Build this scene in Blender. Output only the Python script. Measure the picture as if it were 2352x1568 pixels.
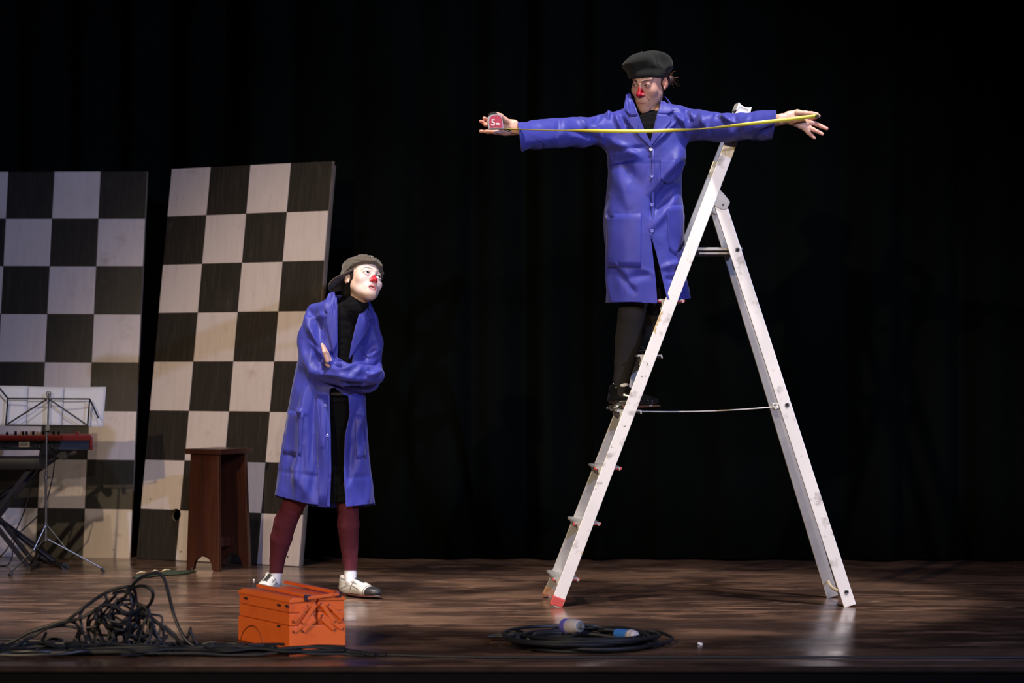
import bpy, bmesh, math, random
import numpy as np
from mathutils import Vector, Matrix, noise
from mathutils.bvhtree import BVHTree
random.seed(7)
R = math.radians
S = bpy.context.scene
COL = S.collection
for o in list(bpy.data.objects): bpy.data.objects.remove(o, do_unlink=True)

# ------------------------------------------------------------------ camera
FP, CAMH, CX, HY = 5553.3, 1.056, 1176.0, 840.0      # focal length in px, height above the stage, principal column, horizon row
cam = bpy.data.cameras.new('camera'); co = bpy.data.objects.new('camera', cam); COL.objects.link(co)
co.location = (0, 0, CAMH); co.rotation_euler = (R(90), 0, 0)
cam.sensor_width = 36; cam.lens = FP/2352*36; cam.shift_y = (HY-784)/2352
cam.dof.use_dof = True; cam.dof.focus_distance = 10.85; cam.dof.aperture_fstop = 2.6
cam.clip_end = 100
S.camera = co
# ------------------------------------------------------------------ world, lamps, exposure
w = bpy.data.worlds.new('house'); S.world = w; w.use_nodes = True
w.node_tree.nodes['Background'].inputs[0].default_value = (.5, .55, .7, 1)
w.node_tree.nodes['Background'].inputs[1].default_value = .012
S.view_settings.view_transform = 'Standard'; S.view_settings.look = 'None'
S.view_settings.exposure = 0.0; S.view_settings.gamma = 1; S.view_settings.use_curve_mapping = False
def spot(name, loc, tgt, W, col, ang, blend, rad=.10):
    l = bpy.data.lights.new(name, 'SPOT'); l.energy = W; l.color = col; l.spot_size = R(ang); l.spot_blend = blend
    l.shadow_soft_size = rad
    o = bpy.data.objects.new(name, l); COL.objects.link(o); o.location = loc
    o.rotation_euler = (Vector(tgt)-Vector(loc)).to_track_quat('-Z', 'Y').to_euler()
    return o
spot('cool_spot', (9.0, -2.5, 6.4), (-.5, 11.6, .4), 5800, (.46, .55, 1.0), 26, .5)
spot('warm_spot', (-5.2, -1.5, 5.6), (-.2, 11.5, .25), 3900, (1.0, .76, .48), 25, .7)
spot('front_wash', (1.2, -3.0, 5.2), (.3, 11.3, .9), 1100, (1.0, .88, .80), 24, .5)
spot('top_key_right', (1.15, 9.0, 6.7), (.62, 10.92, 0), 1900, (1.0, .93, .88), 25.5, .22, .12)
spot('top_key_left', (-1.1, 9.0, 6.7), (-1.35, 10.92, 0), 1900, (1.0, .93, .88), 25.5, .22, .12)
spot('side_top', (-2.6, 10.2, 6.0), (-1.3, 11.6, .9), 420, (1.0, .90, .82), 50, .6, .12)

# ------------------------------------------------------------------ helpers
def P(px, py, D): return np.array([(px-CX)*D/FP, D, CAMH-(py-HY)*D/FP])
def G(px, py): return P(px, py, FP*CAMH/(py-HY))
def tag(o, label=None, cat=None, group=None, kind=None):
    if label: o['label'] = label
    if cat: o['category'] = cat
    if group: o['group'] = group
    if kind: o['kind'] = kind
    return o
def thing(name, label, cat, base=(0,0,0), group=None):
    o = bpy.data.objects.new(name, None); COL.objects.link(o); o.location = tuple(base); o.empty_display_size = .05
    return tag(o, label, cat, group)
def rootof(o):
    while o.parent: o = o.parent
    return o
def mesh_obj(name, V, F, m, parent=None, smooth=False, cols=None, base=None, label=None):
    me = bpy.data.meshes.new(name)
    V = np.asarray(V, dtype=float)
    if parent is not None: V = V-np.array(rootof(parent).location)
    elif base is not None: V = V-np.array(base)
    me.from_pydata(V.tolist(), [], F if isinstance(F, list) else F.tolist())
    if smooth: me.shade_smooth()
    if cols is not None:
        a = me.color_attributes.new('Col', 'FLOAT_COLOR', 'POINT')
        c = np.ones((len(V), 4), dtype=np.float32); c[:, :3] = cols; a.data.foreach_set('color', c.ravel())
    me.materials.append(m); me.update()
    o = bpy.data.objects.new(name, me); COL.objects.link(o)
    if parent is not None: o.parent = parent
    elif base is not None: o.location = tuple(base)
    if label: o['label'] = label
    return o
class MB:
    """collects verts and faces of one mesh"""
    def __init__(s): s.V = []; s.F = []
    def add(s, V, F):
        n = len(s.V); s.V += [tuple(v) for v in V]; s.F += [tuple(i+n for i in f) for f in F]; return s
    def box(s, c, size, M=None, bev=0.0):
        bm = bmesh.new(); bmesh.ops.create_cube(bm, size=1)
        for v in bm.verts: v.co = Vector((v.co.x*size[0], v.co.y*size[1], v.co.z*size[2]))
        if bev: bmesh.ops.bevel(bm, geom=bm.edges[:], offset=bev, segments=2, affect='EDGES', profile=.6)
        V = [(M @ v.co if M else v.co)+Vector(c) for v in bm.verts]; F = [[v.index for v in f.verts] for f in bm.faces]
        bm.free(); return s.add(V, F)
    def bar(s, a, b, wx, wz, up=(0,0,1), bev=.0):
        a, b = Vector(a), Vector(b); d = (b-a); L = d.length; d.normalize()
        x = d.cross(Vector(up)).normalized(); z = x.cross(d)
        M = Matrix((x, d, z)).transposed()
        return s.box((a+b)/2, (wx, L, wz), M, bev)
    def tube(s, pts, r, n=8, closed=False, caps=True):
        pts = [Vector(p) for p in pts]; N = len(pts)
        rr = r if isinstance(r, (list, tuple)) else [r]*N
        V = []; F = []; up = None
        for i, p in enumerate(pts):
            t = (pts[(i+1) % N]-pts[i-1]) if (closed or 0 < i < N-1) else (pts[1]-pts[0] if i == 0 else pts[-1]-pts[-2])
            if t.length < 1e-9: t = Vector((0,0,1))
            t.normalize()
            if up is None: up = t.orthogonal().normalized()
            up = (up-t*up.dot(t)); up = up.normalized() if up.length > 1e-6 else t.orthogonal().normalized()
            s2 = t.cross(up)
            for k in range(n):
                a = 2*math.pi*k/n; V.append(p+(up*math.cos(a)+s2*math.sin(a))*rr[i])
        M_ = N if closed else N-1
        for i in range(M_):
            for k in range(n):
                j = (i+1) % N; F.append((i*n+k, i*n+(k+1) % n, j*n+(k+1) % n, j*n+k))
        if caps and not closed: F.append(tuple(range(n))[::-1]); F.append(tuple((N-1)*n+k for k in range(n)))
        return s.add(V, F)
    def lathe(s, prof, c=(0,0,0), axis=(0,0,1), n=24):
        ax = Vector(axis).normalized(); u = ax.orthogonal().normalized(); v = ax.cross(u); c = Vector(c)
        V = []; F = []
        for (r, h) in prof:
            for k in range(n):
                a = 2*math.pi*k/n; V.append(c+ax*h+(u*math.cos(a)+v*math.sin(a))*r)
        for i in range(len(prof)-1):
            for k in range(n): F.append((i*n+k, i*n+(k+1) % n, (i+1)*n+(k+1) % n, (i+1)*n+k))
        F.append(tuple(range(n))[::-1]); F.append(tuple((len(prof)-1)*n+k for k in range(n)))
        return s.add(V, F)
    def prism(s, poly, d0, d1, M=None):
        """polygon in local xz, extruded along y"""
        n = len(poly); V = [Vector((x, d0, z)) for x, z in poly]+[Vector((x, d1, z)) for x, z in poly]
        if M: V = [M @ v for v in V]
        F = [tuple(range(n)), tuple(range(n, 2*n))[::-1]]+[(i+n, (i+1) % n+n, (i+1) % n, i) for i in range(n)]
        return s.add(V, F)
    def build(s, name, m, parent=None, smooth=False, base=None, label=None, fix=True):
        o = mesh_obj(name, s.V, s.F, m, parent, smooth, None, base, label)
        if fix:
            bm = bmesh.new(); bm.from_mesh(o.data); bmesh.ops.recalc_face_normals(bm, faces=bm.faces[:]); bm.to_mesh(o.data); bm.free()
        if smooth:
            md = o.modifiers.new('ws', 'EDGE_SPLIT'); md.split_angle = R(40)
        return o
def spline(pts, sub=8, closed=False):
    pts = [Vector(p) for p in pts]; N = len(pts); out = []
    for i in range(N if closed else N-1):
        if closed: p0, p1, p2, p3 = pts[i-1], pts[i], pts[(i+1) % N], pts[(i+2) % N]
        else: p0, p1, p2, p3 = pts[max(i-1, 0)], pts[i], pts[i+1], pts[min(i+2, N-1)]
        for k in range(sub):
            t = k/sub
            out.append(.5*((2*p1)+(p2-p0)*t+(2*p0-5*p1+4*p2-p3)*t*t+(3*p1-p0-3*p2+p3)*t**3))
    if not closed: out.append(pts[-1])
    return out

# ------------------------------------------------------------------ materials
def mat(name, color, rough=.5, metal=0., spec=.5, bump=0., bscale=60., var=0., vscale=8., stretch=(1,1,1), col2=None, attr=False, sheen=0., coat=0.):
    m = bpy.data.materials.new(name); m.use_nodes = True; nt = m.node_tree; b = nt.nodes['Principled BSDF']
    b.inputs['Roughness'].default_value = rough; b.inputs['Metallic'].default_value = metal
    b.inputs['Specular IOR Level'].default_value = spec
    b.inputs['Sheen Weight'].default_value = sheen; b.inputs['Coat Weight'].default_value = coat
    b.inputs['Base Color'].default_value = (*color, 1)
    tc = nt.nodes.new('ShaderNodeTexCoord'); mp = nt.nodes.new('ShaderNodeMapping'); mp.inputs['Scale'].default_value = stretch
    nt.links.new(tc.outputs['Object'], mp.inputs['Vector'])
    if attr:
        at = nt.nodes.new('ShaderNodeAttribute'); at.attribute_name = 'Col'; nt.links.new(at.outputs['Color'], b.inputs['Base Color'])
    elif var > 0 or col2:
        n = nt.nodes.new('ShaderNodeTexNoise'); n.inputs['Scale'].default_value = vscale; n.inputs['Detail'].default_value = 6
        nt.links.new(mp.outputs[0], n.inputs['Vector'])
        rp = nt.nodes.new('ShaderNodeValToRGB'); c2 = col2 or tuple(c*(1-var) for c in color)
        rp.color_ramp.elements[0].position = .35; rp.color_ramp.elements[0].color = (*c2, 1)
        rp.color_ramp.elements[1].position = .62; rp.color_ramp.elements[1].color = (*color, 1)
        nt.links.new(n.outputs['Fac'], rp.inputs[0]); nt.links.new(rp.outputs[0], b.inputs['Base Color'])
    if bump > 0:
        n2 = nt.nodes.new('ShaderNodeTexNoise'); n2.inputs['Scale'].default_value = bscale; n2.inputs['Detail'].default_value = 4
        nt.links.new(mp.outputs[0], n2.inputs['Vector'])
        bp = nt.nodes.new('ShaderNodeBump'); bp.inputs['Strength'].default_value = bump; bp.inputs['Distance'].default_value = .004
        nt.links.new(n2.outputs['Fac'], bp.inputs['Height']); nt.links.new(bp.outputs[0], b.inputs['Normal'])
    return m
def layered(name, base, layers, rough=.5, metal=0., bump=0., spec=.5, rvar=None):
    """layers: (colour, noise scale, stretch, lo, hi) mixed over base one after another"""
    m = bpy.data.materials.new(name); m.use_nodes = True; nt = m.node_tree; b = nt.nodes['Principled BSDF']
    b.inputs['Roughness'].default_value = rough; b.inputs['Metallic'].default_value = metal; b.inputs['Specular IOR Level'].default_value = spec
    tc = nt.nodes.new('ShaderNodeTexCoord'); oi = nt.nodes.new('ShaderNodeObjectInfo')
    cur = None; first = None
    for (c, sc, st, lo, hi) in layers:
        mp = nt.nodes.new('ShaderNodeMapping'); mp.inputs['Scale'].default_value = st
        nt.links.new(tc.outputs['Object'], mp.inputs['Vector'])
        mul = nt.nodes.new('ShaderNodeVectorMath'); mul.operation = 'SCALE'; mul.inputs[0].default_value = (37, 11, 23)
        nt.links.new(oi.outputs['Random'], mul.inputs['Scale']); nt.links.new(mul.outputs[0], mp.inputs['Location'])
        n = nt.nodes.new('ShaderNodeTexNoise'); n.inputs['Scale'].default_value = sc; n.inputs['Detail'].default_value = 8; n.inputs['Roughness'].default_value = .62
        nt.links.new(mp.outputs[0], n.inputs['Vector'])
        mr = nt.nodes.new('ShaderNodeMapRange'); mr.inputs['From Min'].default_value = lo; mr.inputs['From Max'].default_value = hi
        nt.links.new(n.outputs['Fac'], mr.inputs['Value'])
        mx = nt.nodes.new('ShaderNodeMix'); mx.data_type = 'RGBA'
        nt.links.new(mr.outputs[0], mx.inputs['Factor'])
        if cur is None: mx.inputs['A'].default_value = (*base, 1)
        else: nt.links.new(cur, mx.inputs['A'])
        mx.inputs['B'].default_value = (*c, 1); cur = mx.outputs['Result']; first = first or n
    nt.links.new(cur, b.inputs['Base Color'])
    if rvar:
        r2 = nt.nodes.new('ShaderNodeMapRange'); r2.inputs['From Min'].default_value = .3; r2.inputs['From Max'].default_value = .7
        r2.inputs['To Min'].default_value = rvar[0]; r2.inputs['To Max'].default_value = rvar[1]
        nt.links.new(first.outputs['Fac'], r2.inputs['Value']); nt.links.new(r2.outputs[0], b.inputs['Roughness'])
    if bump:
        bp = nt.nodes.new('ShaderNodeBump'); bp.inputs['Strength'].default_value = bump; bp.inputs['Distance'].default_value = .003
        nt.links.new(first.outputs['Fac'], bp.inputs['Height']); nt.links.new(bp.outputs[0], b.inputs['Normal'])
    return m
M = {}
M['floor'] = layered('floor_wood', (.165, .096, .066), [((.050, .028, .020), 1.6, (1, 2.2, 1), .44, .56), ((.22, .125, .085), 2.6, (1, 3.2, 1), .52, .64),
              ((.045, .026, .021), .9, (1, 1.3, 1), .50, .62), ((.40, .29, .24), 5, (1, 3.5, 1), .64, .74)], rough=.3, bump=.14, rvar=(.10, .34))
M['curtain'] = mat('velvet', (.0021, .0030, .0027), .95, spec=.03, sheen=.0, var=.4, vscale=1.5)
M['white_sq'] = layered('pale_paint', (.56, .475, .43), [((.50, .42, .375), 7, (6, 1, .6), .48, .7), ((.62, .535, .49), 3, (1, 1, 1), .5, .8), ((.40, .32, .27), 6, (1, 1, 1), .60, .75), ((.22, .17, .14), 14, (3.5, 1, 1.2), .68, .74)], rough=.42, spec=.35)
M['black_sq'] = layered('dark_paint', (.021, .017, .013), [((.034, .028, .021), 9, (8, 1, .6), .45, .7), ((.06, .05, .04), 4, (1, 1, 1), .62, .85)], rough=.45, spec=.35)
M['ply'] = mat('plywood', (.22, .17, .12), .7, var=.3)
M['fascia'] = mat('black_fascia', (.004, .0035, .0035), .9, spec=.05)
M['coat'] = mat('blue_cotton', (.033, .038, .29), .52, spec=.30, bump=.05, bscale=260, sheen=.10, var=.12, vscale=6)
M['coat_in'] = M['coat']
M['knit'] = mat('black_knit', (.004, .004, .005), .95, spec=.1, bump=.5, bscale=240)
M['skin'] = mat('skin', (.7, .45, .36), .45, attr=True, spec=.4)
M['skin'].node_tree.nodes['Principled BSDF'].inputs['Subsurface Weight'].default_value = .12
M['skin'].node_tree.nodes['Principled BSDF'].inputs['Subsurface Scale'].default_value = .006
M['skin'].node_tree.nodes['Principled BSDF'].inputs['Subsurface Radius'].default_value = (1, .35, .2)
M['attr'] = mat('painted_leather', (.7, .7, .7), .35, attr=True, spec=.5)
M['attr_gloss'] = mat('patent_leather', (.01, .01, .01), .12, attr=True, spec=.6, coat=.5)
M['eye'] = mat('eye', (.8, .8, .8), .15, attr=True)
M['beret'] = mat('felt', (.012, .013, .012), .95, spec=.1, sheen=.06, bump=.3, bscale=200)
M['cap'] = mat('cap_cord', (.085, .066, .048), .85, spec=.2, sheen=.2, bump=.5, bscale=180, var=.25, vscale=30)
M['hair_dark'] = mat('dark_hair', (.005, .004, .004), .7, spec=.2, bump=.7, bscale=90, stretch=(3, 3, .4))
M['hair_red'] = mat('auburn_hair', (.035, .010, .006), .5, bump=.8, bscale=90, stretch=(3, 3, .5))
M['tights_grey'] = mat('charcoal_tights', (.022, .020, .020), .9, spec=.15, bump=.2, bscale=300)
M['tights_red'] = mat('maroon_leggings', (.080, .014, .022), .85, spec=.2, bump=.2, bscale=300)
M['sock'] = mat('white_sock', (.75, .74, .78), .85, bump=.3, bscale=300)
M['lace'] = mat('black_lace', (.008, .008, .008), .7)
M['button'] = mat('blue_button', (.16, .18, .55), .2)
M['button_w'] = mat('white_button', (.6, .6, .72), .2)
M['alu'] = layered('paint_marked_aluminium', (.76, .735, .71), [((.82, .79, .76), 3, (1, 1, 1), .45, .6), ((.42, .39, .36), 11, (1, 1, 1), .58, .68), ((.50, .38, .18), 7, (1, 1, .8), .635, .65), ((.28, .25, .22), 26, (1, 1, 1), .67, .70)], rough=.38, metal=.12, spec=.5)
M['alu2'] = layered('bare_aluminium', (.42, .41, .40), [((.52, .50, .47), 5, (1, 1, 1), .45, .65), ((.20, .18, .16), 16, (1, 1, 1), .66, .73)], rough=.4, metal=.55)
M['steel'] = mat('steel_plate', (.40, .40, .42), .35, metal=.8, var=.2, vscale=20)
M['dark'] = mat('hole_shade', (.01, .01, .01), .8)
M['red_plastic'] = layered('red_plastic', (.48, .055, .045), [((.50, .32, .20), 30, (1, 1, 1), .60, .66)], rough=.5)
M['old_plastic'] = layered('worn_cap', (.42, .22, .12), [((.30, .06, .04), 30, (1, 1, 1), .55, .6), ((.5, .42, .3), 20, (1, 1, 1), .6, .65)], rough=.6)
M['rope'] = mat('white_cord', (.75, .73, .68), .8, bump=.6, bscale=400)
M['strap'] = mat('cream_strap', (.55, .46, .34), .6)
M['orange'] = layered('orange_enamel', (.72, .135, .022), [((.60, .10, .02), 8, (1, 1, 1), .5, .7), ((.10, .05, .04), 32, (1, 1, 1), .695, .72)], rough=.38, spec=.45)
M['orange_d'] = mat('orange_groove', (.20, .04, .012), .6)
M['rivet'] = mat('dark_rivet', (.05, .035, .05), .4, metal=.5)
M['cable'] = mat('black_rubber', (.008, .0095, .013), .45, spec=.35)
M['plug_grey'] = mat('plug_grey', (.42, .40, .46), .5)
M['plug_violet'] = mat('plug_violet_blue', (.09, .085, .42), .45)
M['plug_blue'] = mat('plug_blue', (.04, .19, .68), .4)
M['wood'] = layered('dark_mahogany', (.034, .010, .006), [((.058, .017, .008), 3, (4, 4, .35), .42, .68), ((.018, .007, .004), 7, (5, 5, .3), .55, .75)], rough=.32, spec=.5)
M['stand'] = mat('black_steel', (.018, .017, .016), .4, metal=.3)
M['chrome'] = mat('chrome', (.22, .22, .225), .3, metal=.9)
M['paper'] = mat('paper', (.46, .46, .50), .8, var=.06, vscale=4)
M['paper_line'] = mat('paper_fold', (.30, .29, .34), .8)
M['kb_red'] = mat('red_lacquer', (.25, .022, .016), .3, coat=.3)
M['kb_blue'] = mat('navy_panel', (.020, .027, .045), .45)
M['kb_black'] = mat('black_plastic', (.007, .007, .008), .5, spec=.3)
M['ivory'] = mat('ivory_plastic', (.62, .52, .38), .4)
M['sticker'] = mat('sticker', (.60, .50, .40), .5)
M['vinyl'] = mat('black_vinyl', (.005, .005, .006), .45, spec=.3)
M['navy_tube'] = mat('navy_tube', (.008, .008, .016), .4, spec=.25)
M['green'] = mat('dark_green', (.014, .026, .012), .7)
M['pale'] = mat('pale_cloth', (.65, .55, .38), .7)
M['scrap'] = mat('white_scrap', (.75, .73, .8), .8)
M['tape_pink'] = mat('pink_label', (.38, .018, .065), .45)
M['tape_grey'] = mat('grey_shell', (.30, .30, .33), .3, metal=.5)
M['tape_yellow'] = mat('yellow_blade', (.62, .55, .05), .3, spec=.6)
M['tape_edge'] = mat('blade_print', (.02, .02, .02), .5)
M['lettering'] = mat('white_lettering', (.8, .78, .8), .5)

# ------------------------------------------------------------------ implicit surfaces
class SDF:
    def __init__(s, lo, hi, h):
        s.lo = np.array(lo, float); s.h = h
        s.n = np.maximum(((np.array(hi)-s.lo)/h).astype(int)+2, 3)
        s.v = np.full(tuple(s.n), 9.0, dtype=np.float32)
    def _reg(s, lo, hi):
        a = np.clip(np.floor((np.array(lo)-s.lo)/s.h).astype(int), 0, s.n); b = np.clip(np.ceil((np.array(hi)-s.lo)/s.h).astype(int)+1, 0, s.n)
        ax = [(s.lo[i]+s.h*np.arange(a[i], b[i])).astype(np.float32) for i in range(3)]
        return tuple(slice(a[i], b[i]) for i in range(3)), ax[0][:, None, None], ax[1][None, :, None], ax[2][None, None, :]
    def op(s, fn, lo, hi, k=.01, mode='add'):
        pad = max(k*1.5, .012)
        sl, x, y, z = s._reg(np.array(lo)-pad, np.array(hi)+pad)
        if min(s.v[sl].shape) == 0: return s
        d = fn(x, y, z).astype(np.float32); v = s.v[sl]
        if mode == 'add':
            hh = np.clip(k-np.abs(v-d), 0, None)/k; s.v[sl] = np.minimum(v, d)-hh*hh*k*.25
        else:
            d = -d; hh = np.clip(k-np.abs(v-d), 0, None)/k; s.v[sl] = np.maximum(v, d)+hh*hh*k*.25
        return s
    def cone(s, a, b, ra, rb, k=.01, mode='add', sq=(1, 1, 1)):
        a = np.array(a, float); b = np.array(b, float); q = np.array(sq, float); r = max(ra, rb)
        A, B = a*q, b*q; d = B-A; L2 = max(float(d@d), 1e-12)
        def fn(x, y, z):
            X, Y, Z = x*q[0]-A[0], y*q[1]-A[1], z*q[2]-A[2]
            t = np.clip((X*d[0]+Y*d[1]+Z*d[2])/L2, 0, 1)
            return np.sqrt((X-t*d[0])**2+(Y-t*d[1])**2+(Z-t*d[2])**2)-(ra+(rb-ra)*t)
        m = r/q
        return s.op(fn, np.minimum(a, b)-m, np.maximum(a, b)+m, k, mode)
    def chain(s, pts, k=.01, sq=(1, 1, 1), rest=None):
        for i, ((a, ra), (b, rb)) in enumerate(zip(pts[:-1], pts[1:])): s.cone(a, b, ra, rb, k if i == 0 or rest is None else rest, 'add', sq)
        return s
    def ell(s, c, r, k=.01, mode='add', rot=None):
        c = np.array(c, float); r = np.array(r, float); mr = float(min(r)); Mx = np.array(rot.transposed()) if rot is not None else None
        def fn(x, y, z):
            X, Y, Z = x-c[0], y-c[1], z-c[2]
            if Mx is not None: X, Y, Z = (Mx[0][0]*X+Mx[0][1]*Y+Mx[0][2]*Z, Mx[1][0]*X+Mx[1][1]*Y+Mx[1][2]*Z, Mx[2][0]*X+Mx[2][1]*Y+Mx[2][2]*Z)
            k0 = np.sqrt((X/r[0])**2+(Y/r[1])**2+(Z/r[2])**2); k1 = np.sqrt((X/r[0]**2)**2+(Y/r[1]**2)**2+(Z/r[2]**2)**2)
            return np.where(k0 < .05, -mr, k0*(k0-1)/np.maximum(k1, 1e-6))
        m = r.max() if rot is not None else r
        return s.op(fn, c-m, c+m, k, mode)
    def loft(s, rows, k=.02, n=2.4, mode='add'):
        """rows: (z, cx, cy, rx, ry)"""
        A = np.array(sorted(rows), float)
        def fn(x, y, z):
            zz = z.ravel(); g = [np.interp(zz, A[:, 0], A[:, i]).astype(np.float32)[None, None, :] for i in range(1, 5)]
            q = (np.abs((x-g[0])/g[2])**n+np.abs((y-g[1])/g[3])**n)**(1/n)
            d = (q-1)*np.minimum(g[2], g[3])
            return np.maximum(d, np.maximum(A[0, 0]-z, z-A[-1, 0]))
        lo = (min(A[:, 1]-A[:, 3]), min(A[:, 2]-A[:, 4]), A[0, 0]); hi = (max(A[:, 1]+A[:, 3]), max(A[:, 2]+A[:, 4]), A[-1, 0])
        return s.op(fn, lo, hi, k, mode)
    def mesh(s):
        v = s.v.copy(); v[0] = v[-1] = 9; v[:, 0] = v[:, -1] = 9; v[:, :, 0] = v[:, :, -1] = 9
        sg = v < 0; nx, ny, nz = v.shape
        c = np.zeros((nx-1, ny-1, nz-1), np.uint8)
        offs = [(i, j, k) for i in (0, 1) for j in (0, 1) for k in (0, 1)]
        for (i, j, k) in offs: c += sg[i:nx-1+i, j:ny-1+j, k:nz-1+k]
        act = np.argwhere((c > 0) & (c < 8)); N = len(act)
        idx = -np.ones(c.shape, np.int64); idx[tuple(act.T)] = np.arange(N)
        acc = np.zeros((N, 3)); cnt = np.zeros(N)
        cv = {o: v[act[:, 0]+o[0], act[:, 1]+o[1], act[:, 2]+o[2]] for o in offs}
        for o in offs:
            for ax in range(3):
                if o[ax]: continue
                p = list(o); p[ax] = 1; p = tuple(p); a, b = cv[o], cv[p]; m = (a < 0) != (b < 0)
                t = np.where(m, a/np.where(m, a-b, 1), 0)
                q = np.zeros((N, 3)); q[:] = o; q[:, ax] += t
                acc[m] += q[m]; cnt[m] += 1
        V = s.lo+s.h*(act+acc/cnt[:, None]); Fs = []
        for ax in range(3):
            a = [slice(None)]*3; b = [slice(None)]*3; a[ax] = slice(0, -1); b[ax] = slice(1, None)
            A, B = sg[tuple(a)], sg[tuple(b)]; E = np.argwhere(A != B)
            E = E[(E[:, (ax+1) % 3] > 0) & (E[:, (ax+2) % 3] > 0)]
            u = np.zeros(3, int); u[(ax+1) % 3] = 1; w_ = np.zeros(3, int); w_[(ax+2) % 3] = 1
            q = [idx[tuple((E-d).T)] for d in (0*u, u, u+w_, w_)]
            Fq = np.stack(q, 1); fl = A[tuple(E.T)]
            Fq[~fl] = Fq[~fl][:, ::-1]; Fs.append(Fq)
        return V, np.concatenate(Fs)
def normals(V, F):
    n = np.cross(V[F[:, 2]]-V[F[:, 0]], V[F[:, 3]]-V[F[:, 1]]); N = np.zeros_like(V)
    for i in range(4): np.add.at(N, F[:, i], n)
    return N/np.maximum(np.linalg.norm(N, axis=1), 1e-12)[:, None]
def smooth_mesh(V, F, it=2, lam=.5):
    for _ in range(it):
        A = np.zeros_like(V); c = np.zeros(len(V))
        for i in range(4):
            for j in ((i+1) % 4, (i-1) % 4): np.add.at(A, F[:, i], V[F[:, j]]); np.add.at(c, F[:, i], 1)
        V = V+lam*(A/np.maximum(c, 1)[:, None]-V)
    return V
def clip(V, F, g):
    """keep g<=0, cut cleanly at g=0"""
    V = list(map(tuple, V)); ins = g <= 0; cnt = ins[F].sum(1); out = F[cnt == 4].tolist(); cache = {}
    for f in F[(cnt > 0) & (cnt < 4)]:
        poly = []
        for i in range(4):
            a, b = int(f[i]), int(f[(i+1) % 4])
            if ins[a]: poly.append(a)
            if ins[a] != ins[b]:
                key = (min(a, b), max(a, b))
                if key not in cache:
                    t = g[a]/(g[a]-g[b]); va, vb = np.array(V[a]), np.array(V[b]); V.append(tuple(va+(vb-va)*t)); cache[key] = len(V)-1
                poly.append(cache[key])
        if len(poly) > 2: out.append(poly)
    V = np.array(V); used = sorted({i for f in out for i in f}); mp = -np.ones(len(V), int); mp[used] = np.arange(len(used))
    return V[used], [[int(mp[i]) for i in f] for f in out]
def pix(V): return CX+V[:, 0]*FP/V[:, 1], HY-(V[:, 2]-CAMH)*FP/V[:, 1]
def polysd(px, py, poly):
    """signed distance in px, negative inside"""
    p = np.array(poly, float); d = np.full(px.shape, 1e9); ins = np.zeros(px.shape, bool); n = len(p)
    for i in range(n):
        a, b = p[i], p[(i+1) % n]; e = b-a; t = np.clip(((px-a[0])*e[0]+(py-a[1])*e[1])/(e@e), 0, 1)
        d = np.minimum(d, np.hypot(px-a[0]-t*e[0], py-a[1]-t*e[1]))
        c = ((a[1] > py) != (b[1] > py)) & (px < (b[0]-a[0])*(py-a[1])/((b[1]-a[1]) or 1e-9)+a[0]); ins ^= c
    return np.where(ins, -d, d)
def fold(V, N, folds):
    """folds: (x0,y0,x1,y1,width px,amplitude m) raised (+) or sunk (-) creases on camera-facing cloth"""
    px, py = pix(V); D = np.zeros(len(V))
    for (x0, y0, x1, y1, wd, am) in folds:
        e = np.array([x1-x0, y1-y0], float); L = np.hypot(*e); t = ((px-x0)*e[0]+(py-y0)*e[1])/L**2
        dd = ((px-x0)*e[1]-(py-y0)*e[0])/L; wd = max(wd, 4.2)
        tp = np.sin(np.clip((t+.15)/1.3, 0, 1)*math.pi); wd = wd*(1.05+.4*tp)
        D += 1.9*am*np.exp(-(dd/wd)**2)*tp
    D *= np.clip(-N[:, 1]*2, 0, 1)
    return V+N*D[:, None]
def wrinkle(V, N, sc, amp, st=(1, 1, 1), seed=0., ridge=True):
    q = (V*np.array(st)*sc+seed).tolist(); f = noise.noise
    if ridge: d = np.array([1-2*abs(f(p)) for p in q])
    else: d = np.array([f(p) for p in q])
    return V+N*((d-.4)*amp)[:, None]
def xf(V, c, rot): return V @ np.array(rot.to_3x3()).T+np.array(c)
def solidify(o, t, off=-1):
    m = o.modifiers.new('thickness', 'SOLIDIFY'); m.thickness = t; m.offset = off; return o
def applique(name, poly, D, bvh, m, parent, off=.004, th=.003, cuts=3, lift=None, label=None, rounds=4):
    if name in ('pocket', 'placket'): off = max(off, .0026); rounds = 1
    """cloth piece laid on the garment surface: outline given at depth D, dropped onto the surface along +Y"""
    bm = bmesh.new(); vs = [bm.verts.new(tuple(P(x, y, D))) for x, y in poly]; bm.faces.new(vs)
    bmesh.ops.triangulate(bm, faces=bm.faces[:])
    for _ in range(cuts): bmesh.ops.subdivide_edges(bm, edges=bm.edges[:], cuts=1, use_grid_fill=True)
    bmesh.ops.triangulate(bm, faces=bm.faces[:])
    last = D; miss = []
    for v in bm.verts:
        h = bvh.ray_cast(Vector((v.co.x, D-.8, v.co.z)), Vector((0, 1, 0)), 1.2)
        if h[0] is not None: v.co.y = h[0].y-off; v.co.y -= (lift(v.co) if lift else 0)
        else: miss.append(v)
    hit = [v for v in bm.verts if v not in set(miss)]
    for v in miss:
        if hit:
            q = min(hit, key=lambda u: (u.co.x-v.co.x)**2+(u.co.z-v.co.z)**2); v.co.y = q.co.y
    bmesh.ops.recalc_face_normals(bm, faces=bm.faces[:]); [bmesh.ops.smooth_vert(bm, verts=bm.verts[:], factor=.5, use_axis_x=False, use_axis_y=True, use_axis_z=False) for _ in range(rounds)]
    V = [tuple(v.co) for v in bm.verts]; bm.verts.index_update(); Fc = [[v.index for v in f.verts] for f in bm.faces]; bm.free()
    o = mesh_obj(name, V, Fc, m, parent, True, label=label); solidify(o, th, 0); return o
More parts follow.
